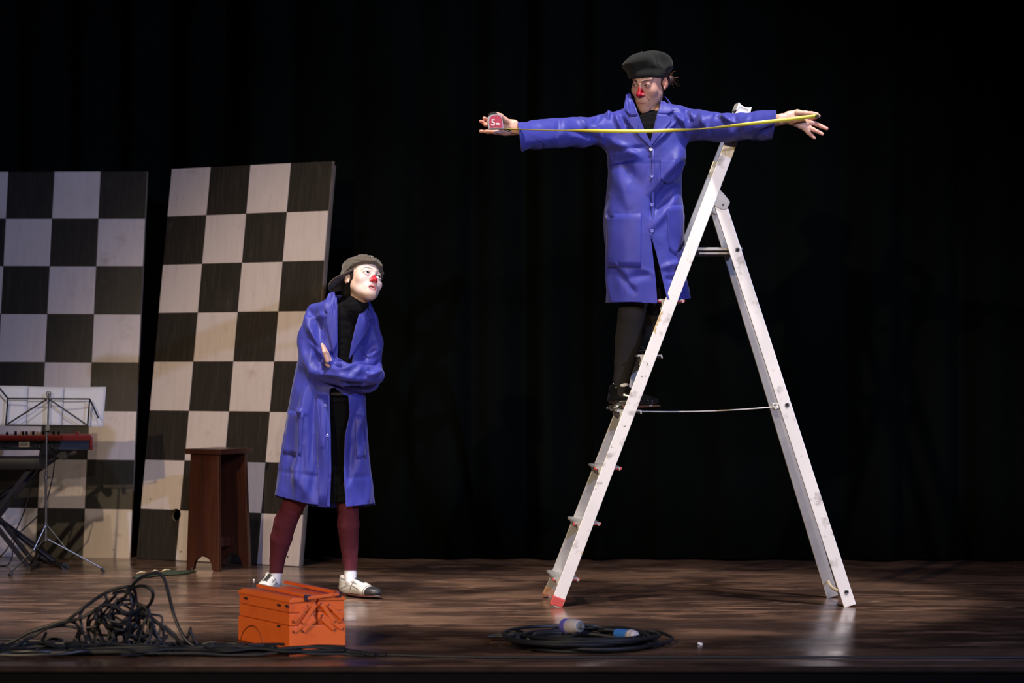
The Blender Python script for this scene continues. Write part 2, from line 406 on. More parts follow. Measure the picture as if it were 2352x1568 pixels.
def bvh_of(V, F): return BVHTree.FromPolygons([tuple(v) for v in V], [tuple(f) for f in (F if isinstance(F, list) else F.tolist())])

# ------------------------------------------------------------------ stage
EDGE = FP*CAMH/(1529-HY)     # front edge of the stage
mb = MB(); mb.box((0, (EDGE+15.2)/2, -.02), (18, 15.2-EDGE, .04))
fl = mb.build('floor', M['floor']); tag(fl, 'worn glossy brown wooden stage floor with pale scuffs', kind='structure')
mb = MB(); mb.box((0, EDGE-.012, -.010), (18, .024, .018), bev=.004)
tag(mb.build('trim_1', mat('stage_lip', (.025, .015, .011), .8, spec=.1, var=.4), None), 'thin wooden lip along the front edge of the stage', kind='structure')
mb = MB(); mb.box((0, EDGE-.002, -.6), (18, .03, 1.15))
tag(mb.build('wall_front', M['fascia']), 'black fascia below the front edge of the stage', kind='structure')
mb = MB(); mb.box((0, 15.2, 3.3), (18, .1, 6.8))
tag(mb.build('wall_back', M['fascia']), 'black wall behind the curtain', kind='structure')
# curtain: hanging cloth with folds following a bent track
def curtain(name, track, z1, label):
    V = []; F = []; pts = []
    for (x0, y0), (x1, y1) in zip(track[:-1], track[1:]):
        n = int(math.hypot(x1-x0, y1-y0)/.02)
        for i in range(n): t = i/n; pts.append((x0+(x1-x0)*t, y0+(y1-y0)*t, (y1-y0, x1-x0)))
    nz = 14
    for j in range(nz+1):
        z = .012+(z1-.012)*j/nz
        for i, (x, y, d) in enumerate(pts):
            s = x*1.0
            a = .055*math.sin(s*19+1.8*math.sin(s*2.3)+.25*math.sin(z*1.1))+.03*math.sin(s*7.7+2+.2*z)
            a *= (.75+.25*math.sin(s*3.1+1))
            V.append((x+.02*math.sin(s*19+1), y+a, z))
    n = len(pts)
    for j in range(nz):
        for i in range(n-1): F.append((j*n+i, j*n+i+1, (j+1)*n+i+1, (j+1)*n+i))
    o = mesh_obj(name, V, F, M['curtain'], smooth=True); solidify(o, .004); return tag(o, label, 'curtain')
curtain('stage_curtain', [(-6, 14.2), (-2.0, 13.95), (-.75, 13.22), (6.2, 12.85)], 6.4, 'black velvet stage curtain hanging in deep folds behind everything')

# ------------------------------------------------------------------ checkered panels
SQ, SH = .2685, .2722     # width and height of one square
def panel(cl, cr, lean, label, roll=0., hole=None, pegs=()):
    cl, cr = Vector(cl), Vector(cr); d = (cr-cl); yaw = math.atan2(d.y, d.x)
    W = SQ*4; H_ = SH*8
    t = thing('checkered_panel', label, 'panel', cl, 'black and white checkered scenery panels')
    t.rotation_euler = (Matrix.Rotation(yaw, 4, 'Z') @ Matrix.Rotation(-lean, 4, 'X') @ Matrix.Rotation(roll, 4, 'Y')).to_euler()
    def local(name, V, F, m):
        me = bpy.data.meshes.new(name); me.from_pydata([tuple(v) for v in V], [], F); me.materials.append(m); me.update()
        o = bpy.data.objects.new(name, me); COL.objects.link(o); o.parent = t; return o
    b = MB(); b.box((W/2, .014, H_/2+.002), (W, .020, H_), bev=.001); board = local('board', b.V, b.F, M['ply'])
    proto = {}
    hit = []
    for r in range(8):
        for c in range(4):
            k = (r+c) % 2            # counted from the top right corner: even = black
            if k not in proto:
                s = MB(); s.box((0, 0, 0), (SQ-.0022, .006, SH-.0022), bev=.0012); o = local('square', s.V, s.F, M['white_sq'] if k else M['black_sq']); proto[k] = o
            else: o = proto[k].copy(); COL.objects.link(o)
            o.location = (W-(c+.5)*SQ, .001+random.uniform(-.0006, .0006), H_-(r+.5)*SH+.002)
            if hole and abs(o.location.x-hole[0]) < SQ/2+hole[2] and abs(o.location.z-hole[1]) < SQ/2+hole[2]: hit.append(o)
    # battens at the back
    for x in (.04, W-.04):
        s = MB(); s.box((x, .045, H_/2), (.045, .04, H_-.02)); local('batten', s.V, s.F, M['ply'])
    for (x, z) in pegs:
        s = MB(); s.lathe([(.0045, -.0035), (.0045, -.001)], (x, 0, z), (0, 1, 0), 8); local('screw', s.V, s.F, M['rivet'])
    if hole:
        c = MB(); c.lathe([(hole[2], -.3), (hole[2], .3)], (0, 0, 0), (0, 1, 0), 32); cut = local('cut', c.V, c.F, M['ply']); cut.location = (hole[0], 0, hole[1])
        bm = bmesh.new(); bm.from_mesh(cut.data); bmesh.ops.recalc_face_normals(bm, faces=bm.faces[:]); bm.to_mesh(cut.data); bm.free()
        for o in [board]+hit:
            md = o.modifiers.new('b', 'BOOLEAN'); md.object = cut; md.operation = 'DIFFERENCE'; md.solver = 'EXACT'
        bpy.context.view_layer.update(); dg = bpy.context.evaluated_depsgraph_get()
        for o in [board]+hit:
            me = bpy.data.meshes.new_from_object(o.evaluated_get(dg)); o.modifiers.clear(); o.data = me
        bpy.data.objects.remove(cut, do_unlink=True)
    return t
panel(G(-135, 1277), G(305, 1281), R(8.2), 'black and white checkered panel cut by the left edge, behind the red keyboard', roll=R(.35), pegs=((.98, .05), (.32, .05)))
panel(G(313, 1283), G(700, 1302), R(8.4), 'black and white checkered panel with a round hole, behind the wooden stool', hole=(.243, .249, .033), pegs=((.30, .05), (.06, .33), (.25, .16), (1.0, .05)))

# ------------------------------------------------------------------ stool
def stool():
    base = G(503, 1306); t = thing('tall_stool', 'tall dark mahogany stool with splayed arched end boards, before the right checkered panel', 'stool', base)
    th = R(36); ex = Vector((math.cos(th), math.sin(th), 0)); ey = Vector((-math.sin(th), math.cos(th), 0))   # ex: from board to board; ey: board width direction
    ex, ey = Vector((math.cos(R(62)), math.sin(R(62)), 0)), Vector((-math.sin(R(62)), math.cos(R(62)), 0))
    B = Vector(base); H_ = .628
    def pt(u, v, z): return B+ex*u+ey*v+Vector((0, 0, z))
    def board(u0, wb, wt):
        # outline in (v,z) with arch cut out of the foot
        pl = [(-wb/2, 0), (-wb/2+.035, 0)]
        for k in range(9):
            a = math.pi*k/8; pl.append((-math.cos(a)*(wb/2-.045), .012+.062*math.sin(a)**.8))
        pl += [(wb/2-.035, 0), (wb/2, 0), (wt/2, H_-.028), (-wt/2, H_-.028)]
        V = []; n = len(pl)
        for du in (-.012, .012):
            for (v, z) in pl: V.append(pt(u0+du-(.018*(1-z/H_)*(1 if u0 < 0 else -1)), v, z))
        F = [tuple(range(n)), tuple(range(n, 2*n))[::-1]]+[(i, i+n, (i+1) % n+n, (i+1) % n) for i in range(n)]
        mb = MB(); mb.add(V, F); o = mb.build('end_board', M['wood'], t); md = o.modifiers.new('b', 'BEVEL'); md.width = .002; md.segments = 2; md.limit_method = 'ANGLE'
    board(-.118, .205, .175); board(.118, .205, .175)
    mb = MB(); Mx = Matrix((ex, ey, Vector((0, 0, 1)))).transposed()
    mb.box(pt(0, 0, H_-.014), (.29, .222, .028), Mx, bev=.003); mb.build('seat', M['wood'], t)
    mb = MB(); mb.box(pt(0, 0, .14), (.25, .022, .05), Mx, bev=.002); mb.build('stretcher', M['wood'], t)
stool()

# ------------------------------------------------------------------ ladder
LN0, LF0 = 10.60, 11.02      # depth of the near and far side at the floor
LN1, LF1 = 10.66, 10.96      # and at the top
def ladder():
    base = P(1600, 840+FP*CAMH/10.8, 10.8); base[2] = 0
    t = thing('step_ladder', 'tall paint-spattered aluminium step ladder standing open under the clown in a beret', 'ladder', base)
    def lz(py, D): return P(0, py, D)[2]
    def rail(name, a, b, D0, D1, wd=.054, dp=.024, foot=None, m='alu'):
        pa, pb = P(a[0], a[1], D0), P(b[0], b[1], D1)
        pa, pb = Vector(pa), Vector(pb); up = Vector((0, 1, 0))
        d = (pb-pa).normalized(); x = d.cross(up).normalized(); y = x.cross(d)
        # C profile, open towards the inside (inside = away from the outer web)
        mb = MB(); Mx = Matrix((x, d, y)).transposed(); L = (pb-pa).length; c = (pa+pb)/2
        mb.box(c, (wd, L, dp), Mx, bev=.0025)
        return mb.build(name, M[m], t), pa, pb, d, x, y
    # front (climbing) rails: near then far
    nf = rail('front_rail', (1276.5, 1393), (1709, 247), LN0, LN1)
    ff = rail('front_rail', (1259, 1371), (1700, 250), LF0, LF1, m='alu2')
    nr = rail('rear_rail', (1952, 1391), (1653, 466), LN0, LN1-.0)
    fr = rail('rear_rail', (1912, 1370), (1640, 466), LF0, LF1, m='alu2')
    for (nm, rl, m) in (('foot_cap', nf, 'red_plastic'), ('foot_cap', ff, 'old_plastic')):
        mb = MB(); Mx = Matrix((rl[4], rl[3], rl[5])).transposed(); mb.box(rl[1]+rl[3]*.022, (.060, .046, .030), Mx, bev=.006)
        o = mb.build(nm, M[m], t, label='red plastic foot cap' if m == 'red_plastic' else 'worn orange foot cap')
        for v in o.data.vertices:
            if v.co.z < .002: v.co.z = .001
    # treads
    def on(rl, z): return rl[1]+rl[3]*((z-rl[1].z)/rl[3].z)
    for i, py in enumerate((1321, 1196, 1071, 943, 818, 692, 566, 440)):
        z = lz(py, 10.8)+(.0); a = on(nf, z); b = on(ff, z); a = a+Vector((0, .012, 0)); b = b-Vector((0, .012, 0))
        ax = (b-a); L = ax.length; c = (a+b)/2; yv = ax.normalized(); xv = Vector((yv.y, -yv.x, 0)).normalized(); Mx = Matrix((xv, yv, Vector((0, 0, 1)))).transposed()
        # profiled tread: top plate with nosing and under lip
        prof = [(-.055, .0), (-.052, .007), (.052, .007), (.055, .0), (.055, -.010), (.050, -.010), (.048, 0), (.012, 0), (.010, -.026), (.004, -.026), (.002, 0), (-.030, 0), (-.034, -.024), (-.040, -.024), (-.044, 0), (-.052, -.004)]
        V = [Mx @ Vector((x, -L/2, zz))+c for x, zz in prof]+[Mx @ Vector((x, L/2, zz))+c for x, zz in prof]; n = len(prof)
        mb = MB(); mb.add(V, [tuple(range(n)), tuple(range(n, 2*n))[::-1]]+[(k, (k+1) % n, (k+1) % n+n, k+n) for k in range(n)])
        if i < 6:
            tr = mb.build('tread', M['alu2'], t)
            if i in (0, 1, 2, 5):
                mb = MB(); mb.box(a+Vector((0, .012, -.002)), (.122, .022, .013), Mx, bev=.004)
                o = mb.build('end_cap', M['red_plastic'], tr, label='red tread end cap')
            mb = MB(); mb.bar(a+Vector((-.045, .03, -.03)), a+Vector((.01, .03, -.045)), .02, .022); mb.build('bracket', M['alu2'], tr)
    # top cap: curved saddle joining both rails
    mb = MB(); a, b = nf[2], ff[2]; prof = []
    for k in range(9):
        u = -1+2*k/8; prof.append((u*.030, .012-.010*(1-u*u)))
    prof2 = prof+[(.030, -.022), (.024, -.022), (.022, -.004), (-.022, -.004), (-.026, -.022), (-.034, -.022)]
    for q in (0,):
        dirv = nf[3]; xv = nf[4]
        V = [a+Vector((0, -.016, 0))+xv*x+dirv*zz for x, zz in prof2]+[b+Vector((0, .016, 0))+xv*x+dirv*zz for x, zz in prof2]; n = len(prof2)
        mb.add(V, [tuple(range(n)), tuple(range(n, 2*n))[::-1]]+[(k, (k+1) % n, (k+1) % n+n, k+n) for k in range(n)])
    mb.build('top_saddle', M['alu'], t)
    # hinge plates
    def hinge(D, yo, poly, hs):
        V = [P(x, y, D)+np.array([0, yo, 0]) for x, y in poly]; V2 = [v+np.array([0, .004, 0]) for v in V]; n = len(V)
        mb = MB(); mb.add(V+V2, [tuple(range(n)), tuple(range(n, 2*n))[::-1]]+[(k, (k+1) % n, (k+1) % n+n, k+n) for k in range(n)])
        o = mb.build('hinge_plate', M['steel'], t); md = o.modifiers.new('b', 'BEVEL'); md.width = .0015; md.segments = 2
        for (x, y, r) in hs:
            mb = MB(); p = P(x, y, D)+np.array([0, yo, 0]); mb.lathe([(r, 0), (r*.8, -.003)], p, (0, 1, 0), 10); mb.build('rivet', M['rivet'], o)
    hinge(LN1, -.018, [(1634, 434), (1640, 432), (1652, 434), (1664, 448), (1676, 463), (1675, 469), (1670, 479), (1664, 482), (1655, 481), (1627, 465), (1627, 460)], [(1660, 471, .005), (1641, 441, .003), (1636, 461, .003)])
    hinge(LF1, -.02, [(1624, 440), (1640, 442), (1651, 475), (1650, 484), (1643, 494), (1636, 490), (1628, 480), (1620, 470)], [(1643, 484, .003)])
    # tool shelf between front and rear rails
    z = lz(571, LN1); p0, p1 = P(1602, 571, 10.66), P(1706, 571, 10.66)
    mb = MB(); mb.box(((p0[0]+p1[0])/2, (LN1+LF1)/2+.01, z), (p1[0]-p0[0], LF1-LN1-.02, .014), bev=.003)
    for k in (.04, LF1-LN1-.06): mb.box(((p0[0]+p1[0])/2, LN1+k+.01, z-.012), (p1[0]-p0[0]-.02, .012, .02))
    mb.build('brace_shelf', M['alu2'], t)
    # eyelets on the near rear rail
    for (x, y) in ((1693, 574), (1807, 930), (1943, 1359)):
        D = LN0+(LN1-LN0)*(1391-y)/925; p = P(x, y, D)+np.array([0, -.013, 0])
        mb = MB(); mb.tube([p+np.array([.0085*math.cos(a), 0, .0085*math.sin(a)]) for a in np.linspace(0, 2*math.pi, 17)[:-1]], .0026, 6, closed=True); o = mb.build('eyelet', M['steel'], t, True)
        mb = MB(); mb.lathe([(.0075, 0), (.0075, .001)], p-np.array([0, .0012, 0]), (0, 1, 0), 14); mb.build('hole', M['dark'], o)  # solid dark disc, its colour standing in for the shade inside the eyelet
    # latch hanging under the shelf
    mb = MB(); mb.tube(spline([P(1686, 590, 10.8), P(1684, 605, 10.8), P(1688, 618, 10.8), P(1693, 624, 10.8)], 4), .005, 6); mb.build('latch', M['stand'], t, True)
    # restraining cord
    a = Vector(P(1437, 944, 10.985)); b = Vector(P(1783, 934, 10.995))
    pts = [a+(b-a)*k/20+Vector((0, -.02, -.010*math.sin(math.pi*k/20))) for k in range(21)]
    mb = MB(); mb.tube(pts, .0032, 6); c = mb.build('cord', M['rope'], t, True, label='white cord tied between front and rear rails')
    mb = MB()
    for q in range(4):
        cc = P(1781+q*5, 931+(q % 2)*3, 10.975); mb.tube([cc+np.array([.012*math.cos(s), -.006, .009*math.sin(s+q)]) for s in np.linspace(0, 6.28, 12)[:-1]], .0034, 6, closed=True)
    mb.tube([P(1796, 938, 10.97), P(1800, 950, 10.97)], .003, 6)
    mb.build('knot', M['rope'], c, True)
    mb = MB(); mb.tube(spline([P(1903, 1335, 10.99), P(1908, 1345, 10.9), P(1919, 1354, 10.75), P(1932, 1358, 10.64)], 5), .0075, 8); mb.build('foot_strap', M['strap'], t, True)
    return t
ladder()

# ------------------------------------------------------------------ heads and hands
def gauss(d, s): return np.exp(-(d/s)**2)
def head(c, rot, mouth='closed', skin=(.62, .40, .31), makeup=0., lip=(.5, .16, .15), h=.0017, nose_col=(.55, .012, .03), brow=(.05, .025, .02), frown=0., lid=.0058, narrow=1.0, stretch=1., eyes=1., chin=1.):
    s = SDF((-.098, -.135, -.185), (.098, .125, .135), h)
    s.ell((0, .014, .034), (.073*narrow, .092, .083), .01)
    s.ell((0, -.028, -.03), (.058*narrow, .055, .080), .03)
    s.cone((-.045*narrow, -.008, -.048), (-.012, -.062, -.098), .017, .015, .035); s.cone((.045*narrow, -.008, -.048), (.012, -.062, -.098), .017, .015, .035)
    s.ell((0, -.070*chin, -.100), (.020, .014, .014), .022)
    for q in (-1, 1):
        s.ell((q*.040*narrow, -.056, -.026), (.022, .019, .020), .025)
        s.cone((q*.010, -.083, .020-.004*frown), (q*.041, -.067, .023+.002*frown), .0085, .0065, .018)
        s.ell((q*.031, -.0935, .002), (.016, .0115, .0095), .012, 'sub')
    s.cone((0, -.080, .012), (0, -.101, -.031), .0068, .0085, .012)
    s.ell((0, -.103, -.036), (.0102, .011, .0098), .008)
    for q in (-1, 1):
        s.ell((q*.0125, -.092, -.037), (.0075, .010, .0075), .006)
        s.ell((q*.006, -.099, -.045), (.0032, .005, .003), .003, 'sub')
    # mouth
    s.ell((0, -.074, -.066), (.030, .017, .022), .018)
    if mouth == 'open':
        for x0, x1 in ((-.022, 0), (0, .022)):
            s.cone((x0, -.083+.009*abs(x0)/.022, -.0635-.006*abs(x0)/.022), (x1, -.083+.009*abs(x1)/.022, -.0635-.006*abs(x1)/.022), .0045+.002*(x0 == 0), .0045+.002*(x1 == 0), .004)
            s.cone((x0*.85, -.083+.007*abs(x0)/.022, -.084+.009*abs(x0)/.022), (x1*.85, -.083+.007*abs(x1)/.022, -.084+.009*abs(x1)/.022), .006, .006, .004)
        s.ell((0, -.090, -.0735), (.0185, .026, .0068), .003, 'sub')
    else:
        for x0, x1 in ((-.021, 0), (0, .021)):
            s.cone((x0, -.082+.010*abs(x0)/.021, -.068), (x1, -.082+.010*abs(x1)/.021, -.066), .004, .0048, .004)
            s.cone((x0, -.082+.010*abs(x0)/.021, -.076), (x1, -.083+.010*abs(x1)/.021, -.077), .004, .006, .004)
            s.cone((x0*1.15-(.0 if x0 else -.0012), -.0888+.012*abs(x0)/.021, -.0722), (x1*1.15-(.0012 if not x1 else 0), -.0888+.012*abs(x1)/.021, -.0722), .0014, .0014, .0008, 'sub')
            # folds beside the mouth
        for q in (-1, 1): s.cone((q*.020, -.088, -.044), (q*.033, -.069, -.068), .0022, .0012, .006, 'sub')
    # eye lids with an almond opening
    for q in (-1, 1):
        s.ell((q*.031, -.0725, .0), (.0140*eyes, .0141*eyes, .0135*eyes), .007)
        s.ell((q*.031, -.090, -.0005), (.0125*eyes, .013, lid), .002, 'sub', Matrix.Rotation(q*R(-6), 3, 'Y'))
    if frown:
        for q in (-1, 1): s.cone((q*.004, -.093, .012), (q*.006, -.089, .030), .0022, .002, .006, 'sub')
    # ears
    for q in (-1, 1):
        rt = Matrix.Rotation(q*R(-18), 3, 'Z') @ Matrix.Rotation(R(10), 3, 'X')
        s.ell((q*.077*narrow, .012, -.003), (.0085, .0155, .027), .008, 'add', rt)
        s.ell((q*.0860*narrow, .006, .002), (.0065, .009, .0165), .003, 'sub', rt)
        s.cone((q*.082*narrow, .016, .012), (q*.083*narrow, .012, -.010), .0028, .0022, .003)
        s.ell((q*.077*narrow, .002, -.025), (.005, .006, .008), .006)
    s.cone((0, .026, -.05), (0, .038, -.125), .043, .038, .025)
    V, F = s.mesh(); V = smooth_mesh(V, F, 1, .4)
    x, y, z = V.T; C = np.tile(np.array(skin), (len(V), 1)); front = (y < -.02)
    x = x.copy(); y = y.copy(); z = z.copy()
    def mixc(C, m, col): m = np.clip(m, 0, 1)[:, None]; return C*(1-m)+np.array(col)*m
    if makeup:
        C = mixc(C, makeup*np.clip((-.01-y)/.03, 0, 1)*np.clip((z+.105)/.02, 0, 1)*np.clip((.085-np.abs(x)*1.2-.0)/.02, 0, 1), (.70, .57, .52))
        C = mixc(C, .22*gauss(np.hypot(np.abs(x)-.040, z+.028), .020)*front, (.85, .42, .40))
    else:
        C = mixc(C, .35*gauss(np.hypot(np.abs(x)-.04, z+.03), .025)*front, (.62, .30, .24))
        C = mixc(C, .9*gauss(np.hypot((np.abs(x)-.082)/1.0, (y-.012)/2), .012), (.50, .20, .13))
    # nose paint
    sm = lambda d, w_=.0012: 1/(1+np.exp(np.clip(d/w_, -30, 30)))
    half = .0030+.54*np.clip(-.002-z, 0, .030)
    C = mixc(C, sm(np.abs(x)-half)*sm(z+.003)*sm(-.047-z)*(y < -.082), nose_col)
    if mouth == 'open': ml = sm(((x/.023)**2+((z+.0735)/.0150)**2)**.5-1, .06)*(y < -.070)
    else: ml = sm(((x/.021)**2+((z+.0715)/.0060)**2)**.5-1, .15)*(y < -.066)*.6
    C = mixc(C, ml*.85, lip)
    if mouth == 'open': C = mixc(C, ((((x/.0185)**2+((z+.0735)/.0066)**2) < 1) & (y > -.081) & (y < -.04))*1.0, (.03, .004, .004))
    else: C = mixc(C, .85*gauss((z+.0722)/1.0, .0016)*(ax_ := sm(np.abs(x)-.021, .0015))*(y < -.066), (.16, .04, .03))
    C = mixc(C, .65*gauss(np.hypot((np.abs(x)-.031)/1.3, z-.001), .011)*(y < -.06), (.30, .13, .12) if not makeup else (.5, .25, .25))
    if makeup: C = mixc(C, .9*gauss(np.hypot((np.abs(x)-.032)/1.9, (z-.0048)), .0055)*(y < -.06), (.06, .02, .03))
    else: C = mixc(C, .75*gauss(np.hypot((np.abs(x)-.032)/2.0, (z-.002)), .0052)*(y < -.06), (.08, .03, .03))
    el = np.hypot((np.abs(x)-.031)/(.0125*eyes), (z+.0005)/lid)
    C = mixc(C, .95*gauss(np.clip(np.abs(el-1.12)-.06, 0, 9), .10)*np.clip(.45+z/.006, .25, 1)*(y < -.062), (.025, .012, .012))
    ax = np.abs(x); bc = .0225+.006*np.sin(np.clip((ax-.012)/.038, 0, 1)*math.pi)*(1-frown*.8)+frown*(.16*(ax-.030)-.002)
    bw = (.0034+.0008*frown)*(1-.5*np.clip((ax-.03)/.02, 0, 1))
    C = mixc(C, sm(np.abs(z-bc)-bw, .0007)*sm(.010-ax, .001)*sm(ax-.049, .0015)*(y < -.045)*.9, brow)
    if stretch != 1: V = V.copy(); V[:, 2] = np.where(V[:, 2] < -.0, V[:, 2]*stretch, V[:, 2])
    return xf(V, c, rot), F, C
def eyeball(c, rot, q, gaze, parent, iris=(.03, .02, .015), eyes=1.):
    bm = bmesh.new(); bmesh.ops.create_uvsphere(bm, u_segments=32, v_segments=24, radius=.0124)
    V = np.array([tuple(v.co) for v in bm.verts]); F = [[v.index for v in f.verts] for f in bm.faces]; bm.free()
    g = np.array(gaze, float); g /= np.linalg.norm(g); dt = (V @ g)/.0124
    C = np.tile(np.array((.78, .76, .78)), (len(V), 1)); C[dt > .80] = iris; C[dt > .95] = (.004, .004, .004)
    V = V*eyes+np.array((q*.031, -.0725, 0)); return mesh_obj('eye', xf(V, c, rot), F, M['eye'], parent, True, C)
def hand(bounds_pts, segs, k=.006, h=.0016, skin=(.62, .36, .28)):
    """segs: lists of (point, radius) polylines"""
    A = np.array(bounds_pts); s = SDF(A.min(0)-.03, A.max(0)+.03, h)
    for sg in segs: s.chain(sg, k)
    V, F = s.mesh(); V = smooth_mesh(V, F, 1, .4)
    return V, F, np.tile(np.array(skin), (len(V), 1))
def join(parts):
    Vs, Fs, Cs = [], [], []; n = 0
    for V, F, C in parts:
        Vs.append(V); Fs += (np.asarray(F)+n).tolist(); Cs.append(C); n += len(V)
    return np.concatenate(Vs), Fs, np.concatenate(Cs)
def rows(tab, D, dc=0.):
    out = []
    for (py, xl, xr, ry) in tab:
        a, b = P(xl, py, D), P(xr, py, D); out.append((a[2], (a[0]+b[0])/2, D+dc, (b[0]-a[0])/2, ry))
    return out
def shoe(heel, toe, mode, parent, mat_, z0=0., L=.27, name='shoe', label=None):
    """laced derby; local x forward from heel, z up"""
    heel = np.array(heel); toe = np.array(toe); d = toe-heel; d[2] = 0; d /= np.linalg.norm(d); sd = np.array([-d[1], d[0], 0])
    s = SDF((-.02, -.065, -.012), (L+.03, .065, .15), .0019)
    s.ell((L*.76, 0, .034), (L*.24, .042, .028), .012)
    s.cone((L*.22, 0, .042), (L*.62, 0, .040), .036, .034, .02)
    s.cone((.029, 0, .045), (.042, 0, .092), .031, .032, .02); s.cone((.05, 0, .088), (L*.52, 0, .058), .030, .026, .03)
    s.ell((.046, 0, .118), (.036, .028, .025), .004, 'sub')
    s.op(lambda x, y, z: (z-.012)+0*x+0*y, (-.03, -.07, -.03), (L+.05, .07, .012), .004, 'sub')
    def out(x, a=1.0):
        t = np.clip(x/L, 0, 1); return (.030+.014*np.abs(np.sin(np.clip((t-.25)/.75, 0, 1)*math.pi))**.9-.003*np.sin(t*math.pi*2))*a
    def sole(x, y, z):
        w_ = out(x); e = np.maximum(np.abs(y)-w_*np.sqrt(np.clip(1-(np.clip((x-L*.78)/(L*.25), 0, 1))**2, 0, 1))*np.sqrt(np.clip(1-(np.clip((.03-x)/.034, 0, 1))**2, 0, 1)), np.maximum(-.004-x, x-L*1.03))
        lift = .004*np.clip((x-L*.7)/(L*.3), 0, 1)
        return np.maximum(e, np.abs(z-.0115-lift)-.0035)
    s.op(sole, (-.01, -.06, 0), (L+.02, .06, .02), .002)
    def heelb(x, y, z): return np.maximum(np.maximum(np.abs(y)-.029, np.maximum(-.003-x, x-.066)), np.abs(z-.005)-.0055)
    s.op(heelb, (-.01, -.04, -.002), (.08, .04, .012), .002)
    V, F = s.mesh(); V = smooth_mesh(V, F, 1, .3); x, y, z = V.T
    if mode == 'two':
        C = np.tile(np.array((.66, .64, .60)), (len(V), 1))
        def pt_(m, c):
            C[:] = C*(1-m[:, None])+np.array(c)*m[:, None]
        sg = lambda d, w_=.0009: 1/(1+np.exp(np.clip(d/w_, -30, 30)))
        pt_(sg(L*.77-x), (.030, .030, .033)); pt_(sg(np.abs(x-L*.735)-.0022), (.01, .01, .01))
        pt_(sg(np.abs(z-(.104-.22*x))-.0020)*(np.abs(y) > .012)*(x < L*.55), (.01, .01, .01))
        pt_(sg(np.abs(x-(L*.40+.35*(z-.05)))-.0022)*(z < .085)*sg(.040-z), (.01, .01, .01))
        arc = .038+.022*np.sin(np.clip((x-L*.14)/(L*.5), 0, 1)*math.pi)
        pt_(sg(np.abs(z-arc)-.0020)*sg(L*.14-x)*sg(x-L*.62), (.01, .01, .01))
        pt_(sg(np.abs(y)-.012)*sg(L*.26-x)*sg(x-L*.62)*(z > .05), (.03, .03, .03))
        C[z < .0178] = (.10, .035, .03)
    else:
        C = np.tile(np.array((.008, .008, .008)), (len(V), 1)); C[(z < .016) & (x > .07)] = (.16, .045, .025); C[(np.abs(z-.0165) < .0013)] = (.10, .08, .05)
    def W(p): p = np.asarray(p, float); return heel[None, :]*[[1, 1, 0]]+np.array([[0, 0, z0]])+p[:, 0:1]*d+p[:, 1:2]*sd+(p[:, 2:3]*np.array([0, 0, .86 if mode == 'two' else 1.]))
    o = mesh_obj(name, W(V), F, mat_, parent, True, C, label=label)
    mb = MB()
    for i in range(5):
        xx = L*(.33+.065*i); zz = .090-.19*(xx-.06)+.012
        mb.tube(W([(xx, -.014, zz-.005), (xx+.004, 0, zz), (xx+.010, .014, zz-.005)]), .0016, 5)
    for q in (-1, 1): mb.tube(spline(W([(L*.31, 0, .092), (L*.25, q*.022, .104), (L*.30, q*.036, .092), (L*.34, q*.006, .090)]), 5), .0015, 5)
    mb.tube(W([(L*.31, 0, .092), (L*.33, .03, .078)]), .0014, 5); mb.tube(W([(L*.31, 0, .092), (L*.36, -.03, .072)]), .0014, 5)
    mb.build('lace', M['lace'], o, True)
    return o
def button(p, m, parent, r=.008):
    mb = MB(); mb.lathe([(r*.6, .001), (r, 0), (r, -.002), (r*.75, -.0035), (r*.7, -.0025), (.0005, -.0022)], p, (0, 1, 0), 14)
    return mb.build('button', m, parent, True)

